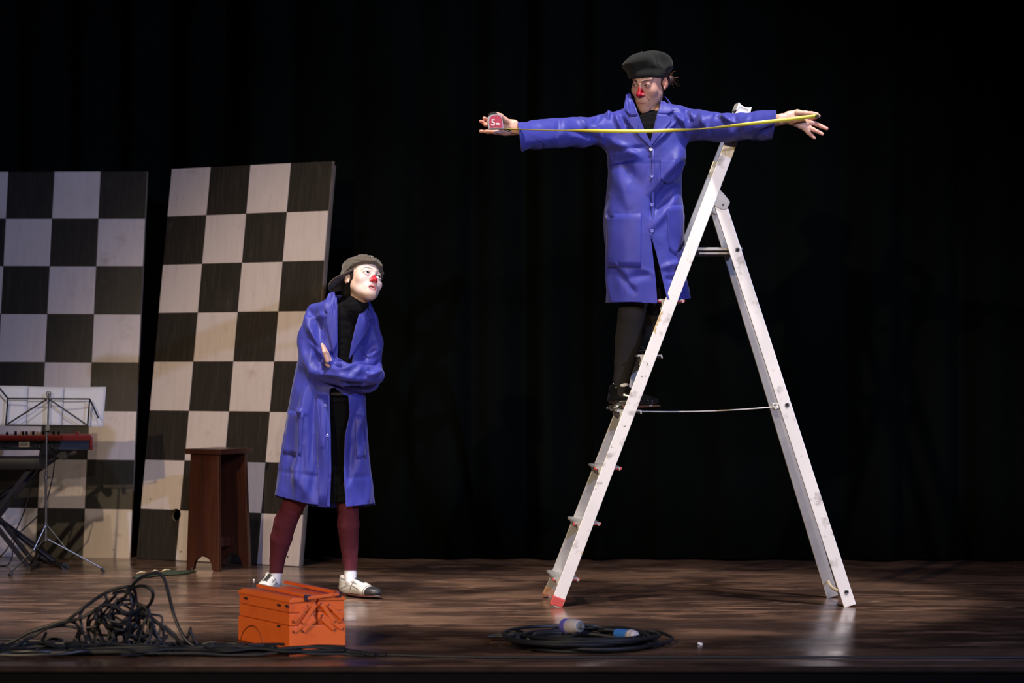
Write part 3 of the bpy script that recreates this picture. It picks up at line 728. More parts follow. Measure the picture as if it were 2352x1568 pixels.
# ------------------------------------------------------------------ clown in the cap, arms crossed
def clown_cap():
    D0 = 11.10; root = thing('person', 'person in open blue coat, brown cap and red nose, arms crossed, looking up', 'person', (P(735, 840, D0)[0], D0, 0), 'two clowns in blue coats')
    Q = lambda x, y, dd=0.: P(x, y, D0+dd)
    # body ---------------------------------------------------------------
    rot = Matrix.Rotation(R(38), 3, 'Z') @ Matrix.Rotation(R(-22), 3, 'X') @ Matrix.Rotation(R(19), 3, 'Y'); hc = Q(835, 648, -.04)
    hd = head(hc, rot, 'open', skin=(.56, .38, .29), makeup=.8, lip=(.55, .12, .13), lid=.0084, nose_col=(.60, .012, .03), eyes=1.13, narrow=1.02, stretch=.95, chin=.93)
    s = SDF(P(590, 1400, D0)-[0, .35, 0], P(900, 640, D0)+[0, .35, 0], .009)
    s.chain([(hc+np.array(rot @ Vector((0, .034, -.11))), .038), (Q(795, 725, .01), .045)], .02)
    s.loft(rows([(715, 760, 830, .06), (740, 735, 842, .075), (800, 720, 835, .09), (880, 715, 822, .085), (960, 722, 808, .075), (1010, 722, 808, .075), (1040, 724, 804, .06)], D0), .03)
    s.chain([(Q(730, 722), .045), (Q(724, 838, -.06), .024), (Q(838, 862, -.19), .018)], .02)
    s.chain([(Q(838, 745, .01), .028), (Q(850, 862, -.04), .030), (Q(757, 838, -.155), .025)], .02)
    s.chain([(Q(735, 1030), .06), (Q(676, 1160, -.03), .036), (Q(646, 1235, .04), .028), (Q(633, 1340, .10), .014)], .01)
    s.chain([(Q(800, 1030), .06), (Q(799, 1160, -.04), .036), (Q(802, 1235, 0), .027), (Q(805, 1340, -.02), .014)], .01)
    Vb, Fb = s.mesh(); body = (Vb, Fb, np.tile(np.array((.66, .46, .36)), (len(Vb), 1)))
    dh = -.245
    base = Q(757, 838, -.16); pts = []
    segs = [[(Q(768, 850, -.17), .020), (Q(756, 833, -.20), .021)],
            [(Q(752, 828, -.225), .0105), (Q(745, 808, -.235), .0088), (Q(740, 791, -.225), .0068)],
            [(Q(755, 828, -.212), .0105), (Q(749, 810, -.222), .0086), (Q(744, 795, -.214), .0068)],
            [(Q(757, 829, -.20), .010), (Q(752, 813, -.21), .0082), (Q(748, 802, -.203), .0064)],
            [(Q(760, 831, -.19), .009), (Q(755, 818, -.195), .0074), (Q(752, 809, -.19), .0058)]]
    hn = hand([p for sg in segs for p, _ in sg], segs, skin=(.66, .42, .34))
    V, F, C = join([hd, body, hn]); mesh_obj('body', V, F, M['skin'], root, True, C)
    for q in (-1, 1): eyeball(hc, rot, q, (.12, -1, .36), root, eyes=1.13)
    mb = MB()
    for i in range(4): mb.box(((i-1.5)*.0068, -.083+abs(i-1.5)*.001, -.0690), (.0064, .004, .0055), None, .001)
    mesh_obj('teeth', xf(np.array(mb.V), hc, rot), mb.F, mat('teeth', (.8, .78, .75), .2), root)
    # hair under the cap
    s = SDF((-.1, -.08, -.13), (.1, .13, .12), .003); s.ell((0, .026, .022), (.080, .090, .083), .01)
    s.cone((-.040, .066, -.045), (.040, .066, -.045), .028, .028, .04)
    s.cone((-.072, -.014, .01), (-.072, -.008, -.012), .008, .004, .012); s.cone((.072, -.014, .01), (.072, -.008, -.012), .008, .004, .012)
    for q in (-1, 1): s.ell((q*.088, .012, -.008), (.024, .022, .030), .006, 'sub')
    s.op(lambda x, y, z: (y+.024+.0*z)+0*x, (-.11, -.2, -.2), (.11, -.024, .2), .01, 'sub')
    V, F = s.mesh(); mesh_obj('hair', xf(V, hc, rot), F, M['hair_dark'], root, True)
    # cap with its peak turned to the back
    s = SDF((-.12, -.13, -.06), (.12, .24, .16), .0026)
    s.ell((0, .010, .040), (.090, .108, .092), .01)
    s.ell((0, .045, .075), (.083, .075, .060), .03)
    s.op(lambda x, y, z: (z-(.036+.30*(-y)*(y < 0)-.24*y*(y > 0)))+0*x, (-.13, -.2, -.12), (.13, .2, .08), .006, 'sub')
    V, F = s.mesh(); N = normals(V, F); V = wrinkle(V, N, 22, .006, (1, 1, 1.4), 3.1)
    cap = mesh_obj('cap', xf(V, hc, rot), F, M['cap'], root, True)
    inn = spline([Q(812, 618, -.07), Q(804, 624, -.065), Q(797, 634, -.06), Q(790, 650, .0), Q(786, 668, .06)], 6)
    outr = spline([Q(811, 620, -.075), Q(799, 626, -.088), Q(780, 633, -.085), Q(765, 642, -.06), Q(755, 655, -.02), Q(757, 666, .03), Q(764, 673, .06)], 4)
    Vp = []; Fp = []; nu, nv = len(inn), 8
    for j in range(nv):
        t_ = j/(nv-1)
        for a_, b_ in zip(inn, outr):
            v_ = a_+(b_-a_)*t_; v_ = v_+Vector((0, -.012, .004))*math.sin(math.pi*t_); Vp.append(tuple(v_))
    for j in range(nv-1):
        for i in range(nu-1): Fp.append((j*nu+i, j*nu+i+1, (j+1)*nu+i+1, (j+1)*nu+i))
    o = mesh_obj('peak', np.array(Vp), Fp, M['cap'], cap, True); solidify(o, .005, 0)
    mb = MB(); mb.tube(outr, .0032, 6); mb.build('peak_edge', M['cap'], cap, True)
    mb = MB()
    for px_ in (.006, -.022) : pass
    for a in (R(-16), R(2)):
        cc = np.array((math.sin(a)*.092, -math.cos(a)*.1+.006, .085)); 
        mb.tube([cc+np.array((math.cos(t_)*.0036*math.cos(a), math.cos(t_)*.0036*math.sin(a)-.000, math.sin(t_)*.0036)) for t_ in np.linspace(0, 6.283, 11)[:-1]], .0014, 5, closed=True)
    mesh_obj('eyelets', xf(np.array(mb.V), hc, rot), mb.F, M['chrome'], cap, True)
    # sweater and skirt ---------------------------------------------------
    s = SDF(P(650, 1190, D0)-[0, .3, 0], P(900, 650, D0)+[0, .3, 0], .007)
    hp = lambda a: np.array(hc)+np.array(rot @ Vector(a))
    s.chain([(hp((0, .044, -.092)), .046), (hp((0, .044, -.118)), .048), (Q(801, 706, .01), .052), (Q(793, 725, .0), .062)], .02)
    s.loft(rows([(702, 750, 845, .07), (725, 740, 846, .09), (800, 728, 830, .10), (880, 715, 826, .10), (940, 704, 824, .10), (1000, 696, 828, .10), (1080, 690, 836, .10), (1152, 688, 840, .10)], D0), .03)
    V, F = s.mesh(); N = normals(V, F); V = wrinkle(V, N, 18, .004, (1, 1, 2), 1.0)
    px, py = pix(V); g = py-925+0*px
    a, b = clip(V, F, g); mesh_obj('sweater', a, b, M['knit'], root, True)
    a, b = clip(V, F, 921-py); mesh_obj('skirt', a, b, mat('black_skirt', (.003, .003, .003), .9, spec=.08), root, True)
    mb = MB(); mb.tube([Vector(Q(775+41*math.cos(t_)*1.28, 902+3*math.sin(t_), -.118*math.sin(t_))) for t_ in np.linspace(0, 6.283, 30)[:-1]], .008, 8, closed=True); mb.build('waistband', M['lace'], root, True)
    # leggings
    for nm, leg, cut in (('legging', [(Q(728, 1040), .082), (Q(700, 1100, -.02), .068), (Q(671, 1165, -.03), .050), (Q(655, 1200, .01), .052), (Q(646, 1235, .04), .050), (Q(637, 1285, .08), .035), (Q(632, 1335, .10), .029)], 1316),
                         ('legging', [(Q(798, 1040), .085), (Q(798, 1110, -.03), .065), (Q(799, 1165, -.04), .049), (Q(800, 1205, -.02), .050), (Q(802, 1245, 0), .043), (Q(804, 1290, 0), .034), (Q(805, 1335, -.02), .030)], 1309)):
        A = np.array([p for p, _ in leg]); s = SDF(A.min(0)-.11, A.max(0)+.11, .006); s.chain(leg, .008); V = None; V, F = s.mesh(); N = normals(V, F)
        V = wrinkle(V, N, 30, .0003, (.6, .6, 3), 5.0); px, py = pix(V); a, b = clip(V, F, py-cut); o = mesh_obj(nm, a, b, M['tights_red'], root, True)
        q = [(p, r-.0035) for p, r in leg[-2:]]; A = np.array([p for p, _ in q]); s = SDF(A.min(0)-.06, A.max(0)+.06, .005); s.chain(q, .005); V, F = s.mesh(); mesh_obj('sock', V, F, M['sock'], root, True)
    # shoes
    k1 = G(784, 1366); k2 = G(858, 1374); shoe(k1, k2, 'two', root, M['attr'], L=.275, label='white laced shoe with black toe cap, toe to the right')
    k1 = P(634, 840+FP*CAMH/11.27, 11.27); shoe(k1, k1+np.array([-.06, -.27, 0]), 'two', root, M['attr'], L=.275, label='white laced shoe with black toe cap behind the toolbox')
    # coat ----------------------------------------------------------------
    s = SDF(P(600, 1190, D0)-[0, .42, 0], P(905, 660, D0)+[0, .34, 0], .0058)
    s.loft(rows([(676, 762, 838, .06), (690, 738, 850, .085), (704, 716, 860, .105), (730, 704, 864, .125), (800, 694, 858, .135), (860, 678, 848, .14), (905, 667, 838, .145), (960, 658, 841, .155), (1020, 647, 847, .165), (1080, 638, 853, .175), (1140, 629, 859, .18), (1185, 624, 863, .185)], D0, .0), .03, 2.3)
    # her right arm: shoulder, elbow, forearm across to the right
    arms = [[(Q(727, 722, 0), .056), (Q(716, 775, -.02), .058), (Q(716, 835, -.07), .054), (Q(732, 853, -.12), .050)],
            [(Q(732, 853, -.12), .052), (Q(790, 858, -.215), .055), (Q(840, 862, -.21), .048), (Q(866, 862, -.15), .040)],
            [(Q(843, 735, 0), .055), (Q(852, 790, 0), .056), (Q(853, 850, -.03), .054), (Q(850, 874, -.06), .050)],
            [(Q(850, 874, -.06), .050), (Q(805, 876, -.13), .045), (Q(765, 846, -.165), .042), (Q(753, 834, -.185), .038)]]
    s.chain(arms[0], .022); s.chain(arms[2], .022); s.chain(arms[3], .012); s.chain(arms[1], .010)
    V, F = s.mesh(); V = smooth_mesh(V, F, 1, .5); N = normals(V, F)
    px, py = pix(V)
    # vertical skirt folds below the arms, sleeve creases above
    V = wrinkle(V, N, 9, .012, (1.5, 1.0, .3), 2.0, ridge=False)
    V = wrinkle(V, N, 7, .008, (1.6, 1, .5), 7.7); V = wrinkle(V, N, 17, .0022, (1.4, 1, .55), 2.3)
    N = normals(V, F)
    V = fold(V, N, [(700, 740, 745, 800, 6, .006), (722, 705, 736, 790, 5, -.006), (690, 790, 712, 855, 6, .006), (722, 822, 762, 815, 5, -.006), (738, 870, 800, 868, 5, -.006), (800, 868, 848, 835, 5, .007), (848, 740, 868, 800, 5, .006), (858, 790, 836, 832, 5, -.006), (852, 720, 872, 760, 4, -.004), (770, 720, 700, 730, 5, .004), (740, 760, 700, 700, 7, -.010), (735, 800, 705, 730, 5, .008), (722, 800, 745, 860, 5, -.009), (716, 790, 770, 850, 4, .009), (725, 845, 790, 835, 4, -.008), (745, 860, 830, 872, 5, .010), (760, 880, 850, 885, 4, -.008), (780, 848, 845, 832, 4, .008),
                    (835, 830, 872, 800, 5, .009), (845, 850, 878, 828, 4, -.010), (848, 862, 876, 850, 4, .010), (840, 845, 838, 880, 5, -.008),
                    (765, 840, 800, 836, 3, -.007), (700, 900, 690, 1010, 6, .011), (722, 905, 715, 1060, 7, -.013), (740, 930, 745, 1060, 7, .011), (675, 960, 660, 1110, 8, -.010), (838, 920, 812, 1010, 5, .012), (838, 950, 845, 1130, 6, .008), (815, 960, 803, 1100, 5, -.010),
                    (632, 1081, 758, 1098, 3, -.0022), (795, 1096, 858, 1094, 3, -.0022), (665, 1060, 715, 1150, 9, .008), (735, 1040, 712, 1150, 9, -.008), (825, 1040, 848, 1150, 9, .008), (680, 942, 705, 950, 3, .007), (690, 1000, 680, 1150, 5, .006)])
    px, py = pix(V)
    opening = [(770, 640), (842, 640), (840, 690), (826, 730), (813, 800), (806, 850), (800, 905), (804, 950), (793, 1000), (790, 1080), (796, 1200), (757, 1200), (761, 1080), (760, 1000), (757, 900), (770, 850), (777, 800), (775, 700)]
    sd = -polysd(px, py, opening)                  # positive inside the opening
    Xa = V; arm = np.full(len(V), 9.)
    for ch in arms[1:2]+arms[3:4]+[arms[0][2:]]+[arms[2][2:]]:
        for (a, ra), (b, rb) in zip(ch[:-1], ch[1:]):
            e = b-a; t_ = np.clip(((V-a) @ e)/(e @ e), 0, 1); arm = np.minimum(arm, np.linalg.norm(V-a-t_[:, None]*e, axis=1)-(ra+(rb-ra)*t_))
    g1 = np.minimum(np.minimum(sd, (D0-.03-V[:, 1])*500), (arm-.022)*500)
    hem = np.interp(px, [620, 628, 700, 757, 797, 830, 862], [1132, 1136, 1155, 1163, 1163, 1160, 1155])
    front = V[:, 1] < D0+.02; hem = np.where(front, hem, hem+4)
    g2 = py-hem; g3 = 679-py-(V[:, 1]-D0)*30
    g = np.maximum(np.maximum(g1, g2), g3)
    a, b = clip(V, F, g); coat = mesh_obj('coat', a, b, M['coat'], root, True, label='open blue work coat'); solidify(coat, .004, -1)
    bv = bvh_of(V, F)
    lf = lambda c: .006
    applique('lapel', [(757, 674), (770, 671), (777, 700), (779, 740), (779, 795), (771, 812), (762, 780), (754, 745), (757, 722), (750, 715), (750, 695)], D0, bv, M['coat'], coat, .010, .005)
    applique('lapel', [(834, 703), (842, 705), (850, 716), (858, 732), (846, 738), (852, 750), (840, 775), (822, 800), (806, 826), (810, 795), (822, 745)], D0, bv, M['coat'], coat, .010, .005)
    # collar standing round the neck
    Vc = []; Fc = []; n = 40
    for j in range(5):
        for i in range(n+1):
            a_ = R(-62)+R(304)*i/n; rr = .062+.010*j; cx, cy, cz = Q(803, 700, .015)
            Vc.append((cx+math.sin(a_+math.pi)*rr*1.12+.0, cy+math.cos(a_+math.pi)*rr*-1.0*-1, cz+.030-.012*j-.25*(math.sin(a_+math.pi)*rr)))
    for j in range(4):
        for i in range(n): Fc.append((j*(n+1)+i, j*(n+1)+i+1, (j+1)*(n+1)+i+1, (j+1)*(n+1)+i))
    # only the back three quarters
    keep = [f for f in Fc if np.mean([Vc[i][1] for i in f]) > D0-.01]
    o = mesh_obj('collar', np.array(Vc), keep, M['coat'], coat, True); solidify(o, .005, 0)
    # placket, breast pocket, side pockets
    applique('placket', [(733, 905), (757, 905), (760, 1000), (761, 1080), (757, 1160), (738, 1158), (744, 1000), (741, 960)], D0, bv, M['coat'], coat, .0016, .0016)
    applique('pocket', [(664, 941), (705, 946), (698, 1045), (653, 1040)], D0, bv, M['coat'], coat, .0014, .0014)
    applique('pocket', [(829, 800), (834, 797), (853, 817), (848, 822)], D0, bv, M['coat'], coat, .005, .003)
    applique('pocket', [(818, 950), (836, 952), (843, 1050), (822, 1052)], D0, bv, M['coat'], coat, .0014, .0014)
    for (x, y) in ((747, 931), (753, 1000)):
        h_ = bv.ray_cast(Vector((P(x, y, D0-.15)[0], D0-1, P(x, y, D0-.15)[2])), Vector((0, 1, 0)))
        if h_[0]: button(h_[0]+Vector((0, -.0065, 0)), M['button'], coat)
clown_cap()

# ------------------------------------------------------------------ clown in the beret, arms spread
def clown_beret():
    D0 = 10.78; zf = P(0, 941, 10.8)[2]
    root = thing('person', 'person in buttoned blue coat, black beret and red nose on the ladder, arms spread', 'person', (P(1450, 840, D0)[0], D0, zf), 'two clowns in blue coats')
    Q = lambda x, y, dd=0.: P(x, y, D0+dd)
    rot = Matrix.Rotation(R(-33), 3, 'Z') @ Matrix.Rotation(R(17), 3, 'X') @ Matrix.Rotation(R(6), 3, 'Y'); hc = Q(1492, 187, -.01)
    sk = (.44, .25, .19)
    hd = head(hc, rot, 'closed', skin=sk, lip=(.42, .16, .13), frown=1., lid=.0026, nose_col=(.36, .005, .018), narrow=.94, stretch=1.10)
    s = SDF(P(1380, 900, D0)-[.05, .3, .05], P(1620, 225, D0)+[.05, .3, 0], .009)
    s.chain([(Q(1496, 240), .040), (Q(1492, 275), .045)], .02)
    s.loft(rows([(268, 1465, 1525, .05), (285, 1430, 1560, .07), (345, 1425, 1550, .085), (430, 1420, 1548, .08), (500, 1405, 1560, .1), (560, 1410, 1560, .1)], D0), .03)
    s.chain([(Q(1465, 560), .08), (Q(1450, 715, -.03), .045), (Q(1441, 790, 0), .040), (Q(1427, 905, .0), .024)], .02)
    s.chain([(Q(1515, 560), .06), (Q(1508, 670, .02), .045), (Q(1497, 720, .06), .038), (Q(1484, 800, .12), .024)], .02)
    Vb, Fb = s.mesh(); body = (Vb, Fb, np.tile(np.array(sk), (len(Vb), 1)))
    s = SDF(P(1190, 360, D0-.4)-[.03, .1, .03], P(1800, 250, D0)+[.03, .2, .05], .008)
    s.chain([(Q(1430, 300), .04), (Q(1290, 308, -.18), .030), (Q(1200, 303, -.33), .021)], .02); s.chain([(Q(1560, 295), .04), (Q(1680, 291, -.22), .033), (Q(1790, 276, -.34), .025)], .02)
    Vb, Fb = s.mesh(); arms_ = (Vb, Fb, np.tile(np.array(sk), (len(Vb), 1)))
    # hand holding the tape case (image left); wrist at 1190
    A = lambda x, y, dd=-.36: P(x, y, D0+dd)
    segs = [[(A(1215, 304, -.32), .020), (A(1192, 297), .0225), (A(1176, 293), .025)],
            [(A(1180, 286), .022), (A(1160, 283), .020), (A(1150, 282), .016)], [(A(1180, 300), .021), (A(1160, 302), .018), (A(1148, 303), .013)], [(A(1172, 292), .024), (A(1156, 292), .022)],
            [(A(1160, 304, -.36), .012), (A(1140, 303.5, -.37), .0095), (A(1122, 302.5, -.385), .0085), (A(1104, 301.5, -.39), .0072)],
            [(A(1156, 296, -.35), .011), (A(1136, 292, -.345), .0095), (A(1119, 286, -.36), .0085), (A(1109, 281, -.385), .0075), (A(1104, 278.5, -.40), .0068)],
            [(A(1156, 288, -.345), .011), (A(1136, 282, -.34), .0095), (A(1120, 275, -.355), .0085), (A(1112, 271.5, -.385), .0072)],
            [(A(1156, 288, -.35), .011), (A(1138, 290, -.35), .0095), (A(1122, 287, -.37), .008), (A(1114, 287, -.395), .007)],
            [(A(1170, 283, -.37), .014), (A(1160, 275, -.39), .0115), (A(1150, 266, -.41), .0095), (A(1141, 261.5, -.425), .008)]]
    h1 = hand([p for sg in segs for p, _ in sg], segs, skin=(.62, .35, .27))
    B = lambda x, y, dd=-.36: P(x, y, D0+dd)
    segs = [[(B(1765, 280, -.32), .027), (B(1795, 274), .024), (B(1815, 270), .0235)],
            [(B(1812, 266), .021), (B(1832, 262), .0195), (B(1845, 266), .0165)],      # thumb mound and upper palm
            [(B(1815, 274), .022), (B(1838, 276), .021), (B(1852, 284), .018)],
            [(B(1820, 278), .018), (B(1842, 288), .017), (B(1855, 296), .014)],
            [(B(1832, 259, -.38), .0125), (B(1850, 260, -.40), .0105), (B(1864, 261, -.41), .0092), (B(1877, 262.5, -.415), .0078)],   # thumb
            [(B(1846, 272, -.35), .0115), (B(1862, 271, -.34), .0098), (B(1874, 268.5, -.365), .0085), (B(1881, 266.5, -.39), .0075)],   # index, pinching
            [(B(1855, 281), .0110), (B(1872, 283.5, -.355), .0095), (B(1886, 290, -.36), .0087), (B(1899, 295.5, -.37), .0074)],
            [(B(1855, 290), .0108), (B(1868, 298, -.365), .0092), (B(1879, 302.5, -.37), .0085), (B(1889, 308, -.38), .0073)],
            [(B(1848, 295), .0105), (B(1857, 305, -.37), .0088), (B(1864, 311, -.38), .0078), (B(1871, 317, -.39), .0067)]]
    h2 = hand([p for sg in segs for p, _ in sg], segs, k=.005, skin=(.66, .40, .31))
    # redder finger pads
    for hh, x0 in ((h1, 1150), (h2, 1850)):
        px, py = pix(hh[0]); m = np.clip(((px-x0) if x0 > 1500 else (x0-px))/25, 0, 1)*.5; hh[2][:] = hh[2]*(1-m[:, None])+np.array((.60, .22, .18))*m[:, None]
    V, F, C = join([hd, body, arms_, h1, h2]); mesh_obj('body', V, F, M['skin'], root, True, C)
    for q in (-1, 1): eyeball(hc, rot, q, (-.25, -1, -.5), root)
    # hair: drawn back with a small tuft
    s = SDF((-.1, -.08, -.1), (.14, .17, .12), .003); s.ell((0, .022, .026), (.0785, .090, .083), .01)
    s.cone((.02, .10, -.03), (.035, .128, -.015), .028, .018, .02)
    for q in (-1, 1): s.ell((q*.09, .006, -.012), (.026, .022, .034), .006, 'sub')
    s.op(lambda x, y, z: (y+.012-.1*z)+0*x, (-.11, -.2, -.2), (.11, -.012, .2), .01, 'sub')
    s.op(lambda x, y, z: (z+.045)+0*x+0*y, (-.11, -.2, -.3), (.11, .2, -.045), .01, 'sub')
    V, F = s.mesh(); hair = mesh_obj('hair', xf(V, hc, rot), F, M['hair_red'], root, True)
    mb = MB()
    for i in range(46):
        a = random.uniform(0, 6.28); p = np.array((.030+random.uniform(-.012, .012), .122, -.012+random.uniform(-.014, .012))); d = np.array((math.cos(a)*.7+.35, .5+random.uniform(-.2, .6), math.sin(a)*.8)); L_ = random.uniform(.012, .034)
        q_ = [p, p+d*L_*.5+np.array((0, 0, .005)), p+d*L_+np.array((random.uniform(-.014, .014), 0, random.uniform(-.022, .004)))]
        mb.tube(spline(xf(np.array(q_), hc, rot), 3), .0006, 3)
    tag(mb.build('loose_strands', mat('pale_auburn', (.16, .07, .03), .4), hair), kind='stuff')
    # beret
    s = SDF((-.15, -.16, -.06), (.15, .16, .14), .003)
    rt = Matrix.Rotation(R(3), 3, 'Y') @ Matrix.Rotation(R(-6), 3, 'X')
    s.ell((0, .0, .026), (.114, .122, .046), .01, 'add', rt); s.ell((.02, .01, .052), (.080, .088, .040), .05)
    s.ell((0, .0, -.012), (.090, .106, .050), .02)
    s.cone((-.016, -.01, .090), (-.024, -.012, .098), .004, .003, .006)
    for c_, r_ in (((.055, -.108, .036), (.012, .03, .05)), ((-.005, -.135, .030), (.045, .028, .022)), ((.085, -.06, .052), (.016, .02, .03))): s.ell(c_, r_, .035, 'sub')
    s.op(lambda x, y, z: (z+.030)+0*x+0*y, (-.16, -.2, -.1), (.16, .2, -.030), .003, 'sub')
    V, F = s.mesh(); N = normals(V, F); V = wrinkle(V, N, 14, .006, (1, 1, 1), 9.3, ridge=False); bc = Q(1487, 166, -.005)
    rb = Matrix.Rotation(R(-8), 3, 'Z') @ Matrix.Rotation(R(4), 3, 'X') @ Matrix.Rotation(R(-2), 3, 'Y'); mesh_obj('beret', xf(V, bc, rb), F, M['beret'], root, True)
    # sweater
    s = SDF(P(1400, 420, D0)-[0, .25, 0], P(1590, 205, D0)+[0, .25, .02], .006)
    hp = lambda a: np.array(hc)+np.array(rot @ Vector(a))
    s.chain([(hp((0, .050, -.098)), .045), (hp((0, .042, -.138)), .050), (Q(1493, 276), .052), (Q(1492, 298), .06)], .02)
    s.loft(rows([(268, 1455, 1535, .060), (290, 1425, 1560, .088), (345, 1420, 1555, .102), (410, 1420, 1550, .10)], D0), .03)
    V, F = s.mesh(); N = normals(V, F); V = wrinkle(V, N, 20, .004, (1, 1, 2), 1.0); mesh_obj('sweater', V, F, M['knit'], root, True)
    # shorts, tights
    s = SDF(P(1400, 660, D0)-[0, .25, 0], P(1590, 390, D0)+[0, .25, 0], .008); s.loft(rows([(395, 1420, 1550, .1), (450, 1412, 1556, .105), (600, 1408, 1560, .115), (655, 1410, 1560, .115)], D0), .02)
    V, F = s.mesh(); mesh_obj('skirt', V, F, M['knit'], root, True)
    for leg, cut in (([(Q(1466, 600), .085), (Q(1458, 680, -.03), .067), (Q(1450, 725, -.03), .060), (Q(1444, 780, 0), .060), (Q(1435, 830, .01), .046), (Q(1428, 870, .0), .036), (Q(1426, 905, .0), .033)], 1500),
                     ([(Q(1518, 600), .085), (Q(1508, 670, .02), .062), (Q(1497, 720, .06), .052), (Q(1486, 765, .10), .046), (Q(1482, 800, .12), .035)], 1500)):
        Aa = np.array([p for p, _ in leg]); s = SDF(Aa.min(0)-.1, Aa.max(0)+.1, .006); s.chain(leg, .008); V, F = s.mesh(); N = normals(V, F); V = wrinkle(V, N, 28, .0003, (.5, .5, 3), 5.0)
        mesh_obj('tights', V, F, M['tights_grey'], root, True)
    mb = MB()
    for (x, y, rx, rz) in ((1408.5, 885.5, .005, .011), (1434, 884, .020, .0075)):
        c_ = Q(x, y, -.0365 if x > 1420 else -.012); Vv = []
        mb.add([tuple(c_+np.array([rx*math.cos(a), .004*math.cos(a)**2*(1 if x > 1420 else 2), rz*math.sin(a)+rx*.12*math.cos(a)])) for a in np.linspace(0, 6.283, 17)[:-1]]+[tuple(c_-np.array([0, .002, 0]))], [(i, (i+1) % 16, 16) for i in range(16)])
    o = mb.build('sock_patches', M['sock'], root, True, label='white sock showing through holes in the tights'); solidify(o, .002, 0)
    shoe(Q(1396, 938, .02), Q(1500, 938, -.03), 'black', root, M['attr_gloss'], z0=zf+.004, L=.232, label='black patent laced shoe on the fourth tread')
    z2 = P(0, 815, 10.8)[2]; shoe(Q(1462, 815, .02), Q(1488, 815, .2), 'black', root, M['attr_gloss'], z0=z2+.004, L=.225, label='black shoe on the tread above, behind the near rail')
    # coat
    s = SDF(P(1180, 720, D0-.42)-[.02, .06, 0], P(1800, 215, D0)+[.03, .26, 0], .0052)
    s.loft(rows([(232, 1462, 1530, .055), (243, 1440, 1552, .08), (254, 1412, 1575, .10), (270, 1396, 1586, .112), (300, 1392, 1586, .12), (345, 1391, 1577, .128), (400, 1393, 1566, .13), (450, 1391, 1566, .13), (495, 1388, 1571, .14), (560, 1387, 1573, .15), (620, 1387, 1575, .158), (650, 1388, 1580, .162), (693, 1390, 1588, .165), (720, 1391, 1592, .168)], D0), .03, 2.5)
    s.chain([(Q(1412, 300, 0), .082), (Q(1385, 302, -.03), .077), (Q(1340, 303, -.10), .067), (Q(1284, 306.5, -.19), .0645), (Q(1230, 311, -.28), .0650), (Q(1180, 315, -.37), .0665)], .04, rest=.012)
    s.chain([(Q(1568, 285, 0), .080), (Q(1600, 287, -.05), .071), (Q(1640, 292, -.13), .063), (Q(1700, 290, -.23), .063), (Q(1795, 288, -.37), .0610)], .04, rest=.012)
    V, F = s.mesh(); V = smooth_mesh(V, F, 1, .5); N = normals(V, F)
    V = wrinkle(V, N, 7, .010, (1.3, 1, .5), 4.0, ridge=False); V = wrinkle(V, N, 6, .008, (1.3, 1, .6), 1.7); V = wrinkle(V, N, 16, .0022, (1.3, 1, .6), 8.3); N = normals(V, F)
    V = fold(V, N, [(1550, 262, 1572, 285, 4, .012), (1574, 250, 1583, 275, 3, -.010), (1560, 270, 1500, 335, 4, .010), (1572, 262, 1578, 310, 5, .010), (1588, 255, 1592, 275, 4, .010),
                    (1402, 248, 1395, 272, 3, .014), (1380, 262, 1360, 285, 5, -.010), (1412, 262, 1430, 300, 5, .010), (1425, 270, 1445, 300, 5, -.008), (1330, 272, 1350, 300, 5, .009), (1310, 300, 1380, 320, 4, -.006), (1360, 280, 1385, 330, 5, .008),
                    (1392, 348, 1480, 338, 4, -.007), (1400, 320, 1470, 360, 7, .009), (1560, 340, 1505, 440, 8, .010), (1550, 380, 1500, 460, 7, -.010), (1420, 380, 1440, 470, 10, .006), (1500, 520, 1560, 440, 8, .010),
                    (1575, 345, 1500, 440, 14, .016), (1565, 420, 1498, 490, 12, -.013), (1400, 352, 1475, 430, 14, -.010), (1393, 507, 1425, 509, 4.5, -.004), (1440, 640, 1500, 625, 7, -.006), (1402, 600, 1455, 668, 6, -.009), (1400, 590, 1446, 655, 7, .007), (1475, 620, 1508, 630, 5, .004), (1540, 530, 1562, 575, 7, -.006),
                    (1520, 615, 1570, 600, 5, .008), (1530, 640, 1555, 640, 4, -.006), (1600, 320, 1635, 268, 3, -.007), (1645, 262, 1685, 280, 4, .010), (1655, 258, 1648, 275, 3, -.009), (1690, 262, 1680, 300, 5, -.007), (1610, 262, 1622, 300, 5, .008), (1705, 300, 1720, 268, 5, .006),
                    (1284, 275, 1284, 325, 1.6, -.005), (1225, 330, 1280, 315, 8, .004)])
    px, py = pix(V); fr = V[:, 1] < D0+.0; body_zone = (px > 1395) & (px < 1590)
    vneck = [(1440, 205), (1540, 205), (1518, 238), (1509, 262), (1501, 294), (1492, 336), (1489, 336), (1474, 298), (1460, 262), (1448, 232)]
    g1 = np.minimum(-polysd(px, py, vneck), (D0-.01-V[:, 1])*500)
    slit = [(1494, 538), (1507, 580), (1519, 630), (1531, 682), (1534, 740), (1512, 740), (1510, 697), (1506, 640), (1499, 580)]
    g1b = np.minimum(-polysd(px, py, slit), (D0-V[:, 1])*500)
    hem = np.interp(px, [1380, 1390, 1450, 1510, 1522, 1531, 1560, 1590], [694, 695, 693, 697, 690, 687, 689, 684]); g2 = np.where(body_zone | ((px > 1380) & (px < 1600)), py-hem, -9)
    g3 = np.where(px < 1300, (1190+(py-283)*.12)-px, -9); g4 = np.where(px > 1700, px-(1782-(py-258)*.13), -9)
    g5 = 236-py-(V[:, 1]-D0)*40+np.where((px > 1445) & (px < 1540), 0, -60)
    g = np.maximum.reduce([g1, g1b, g2, g3, g4, g5])
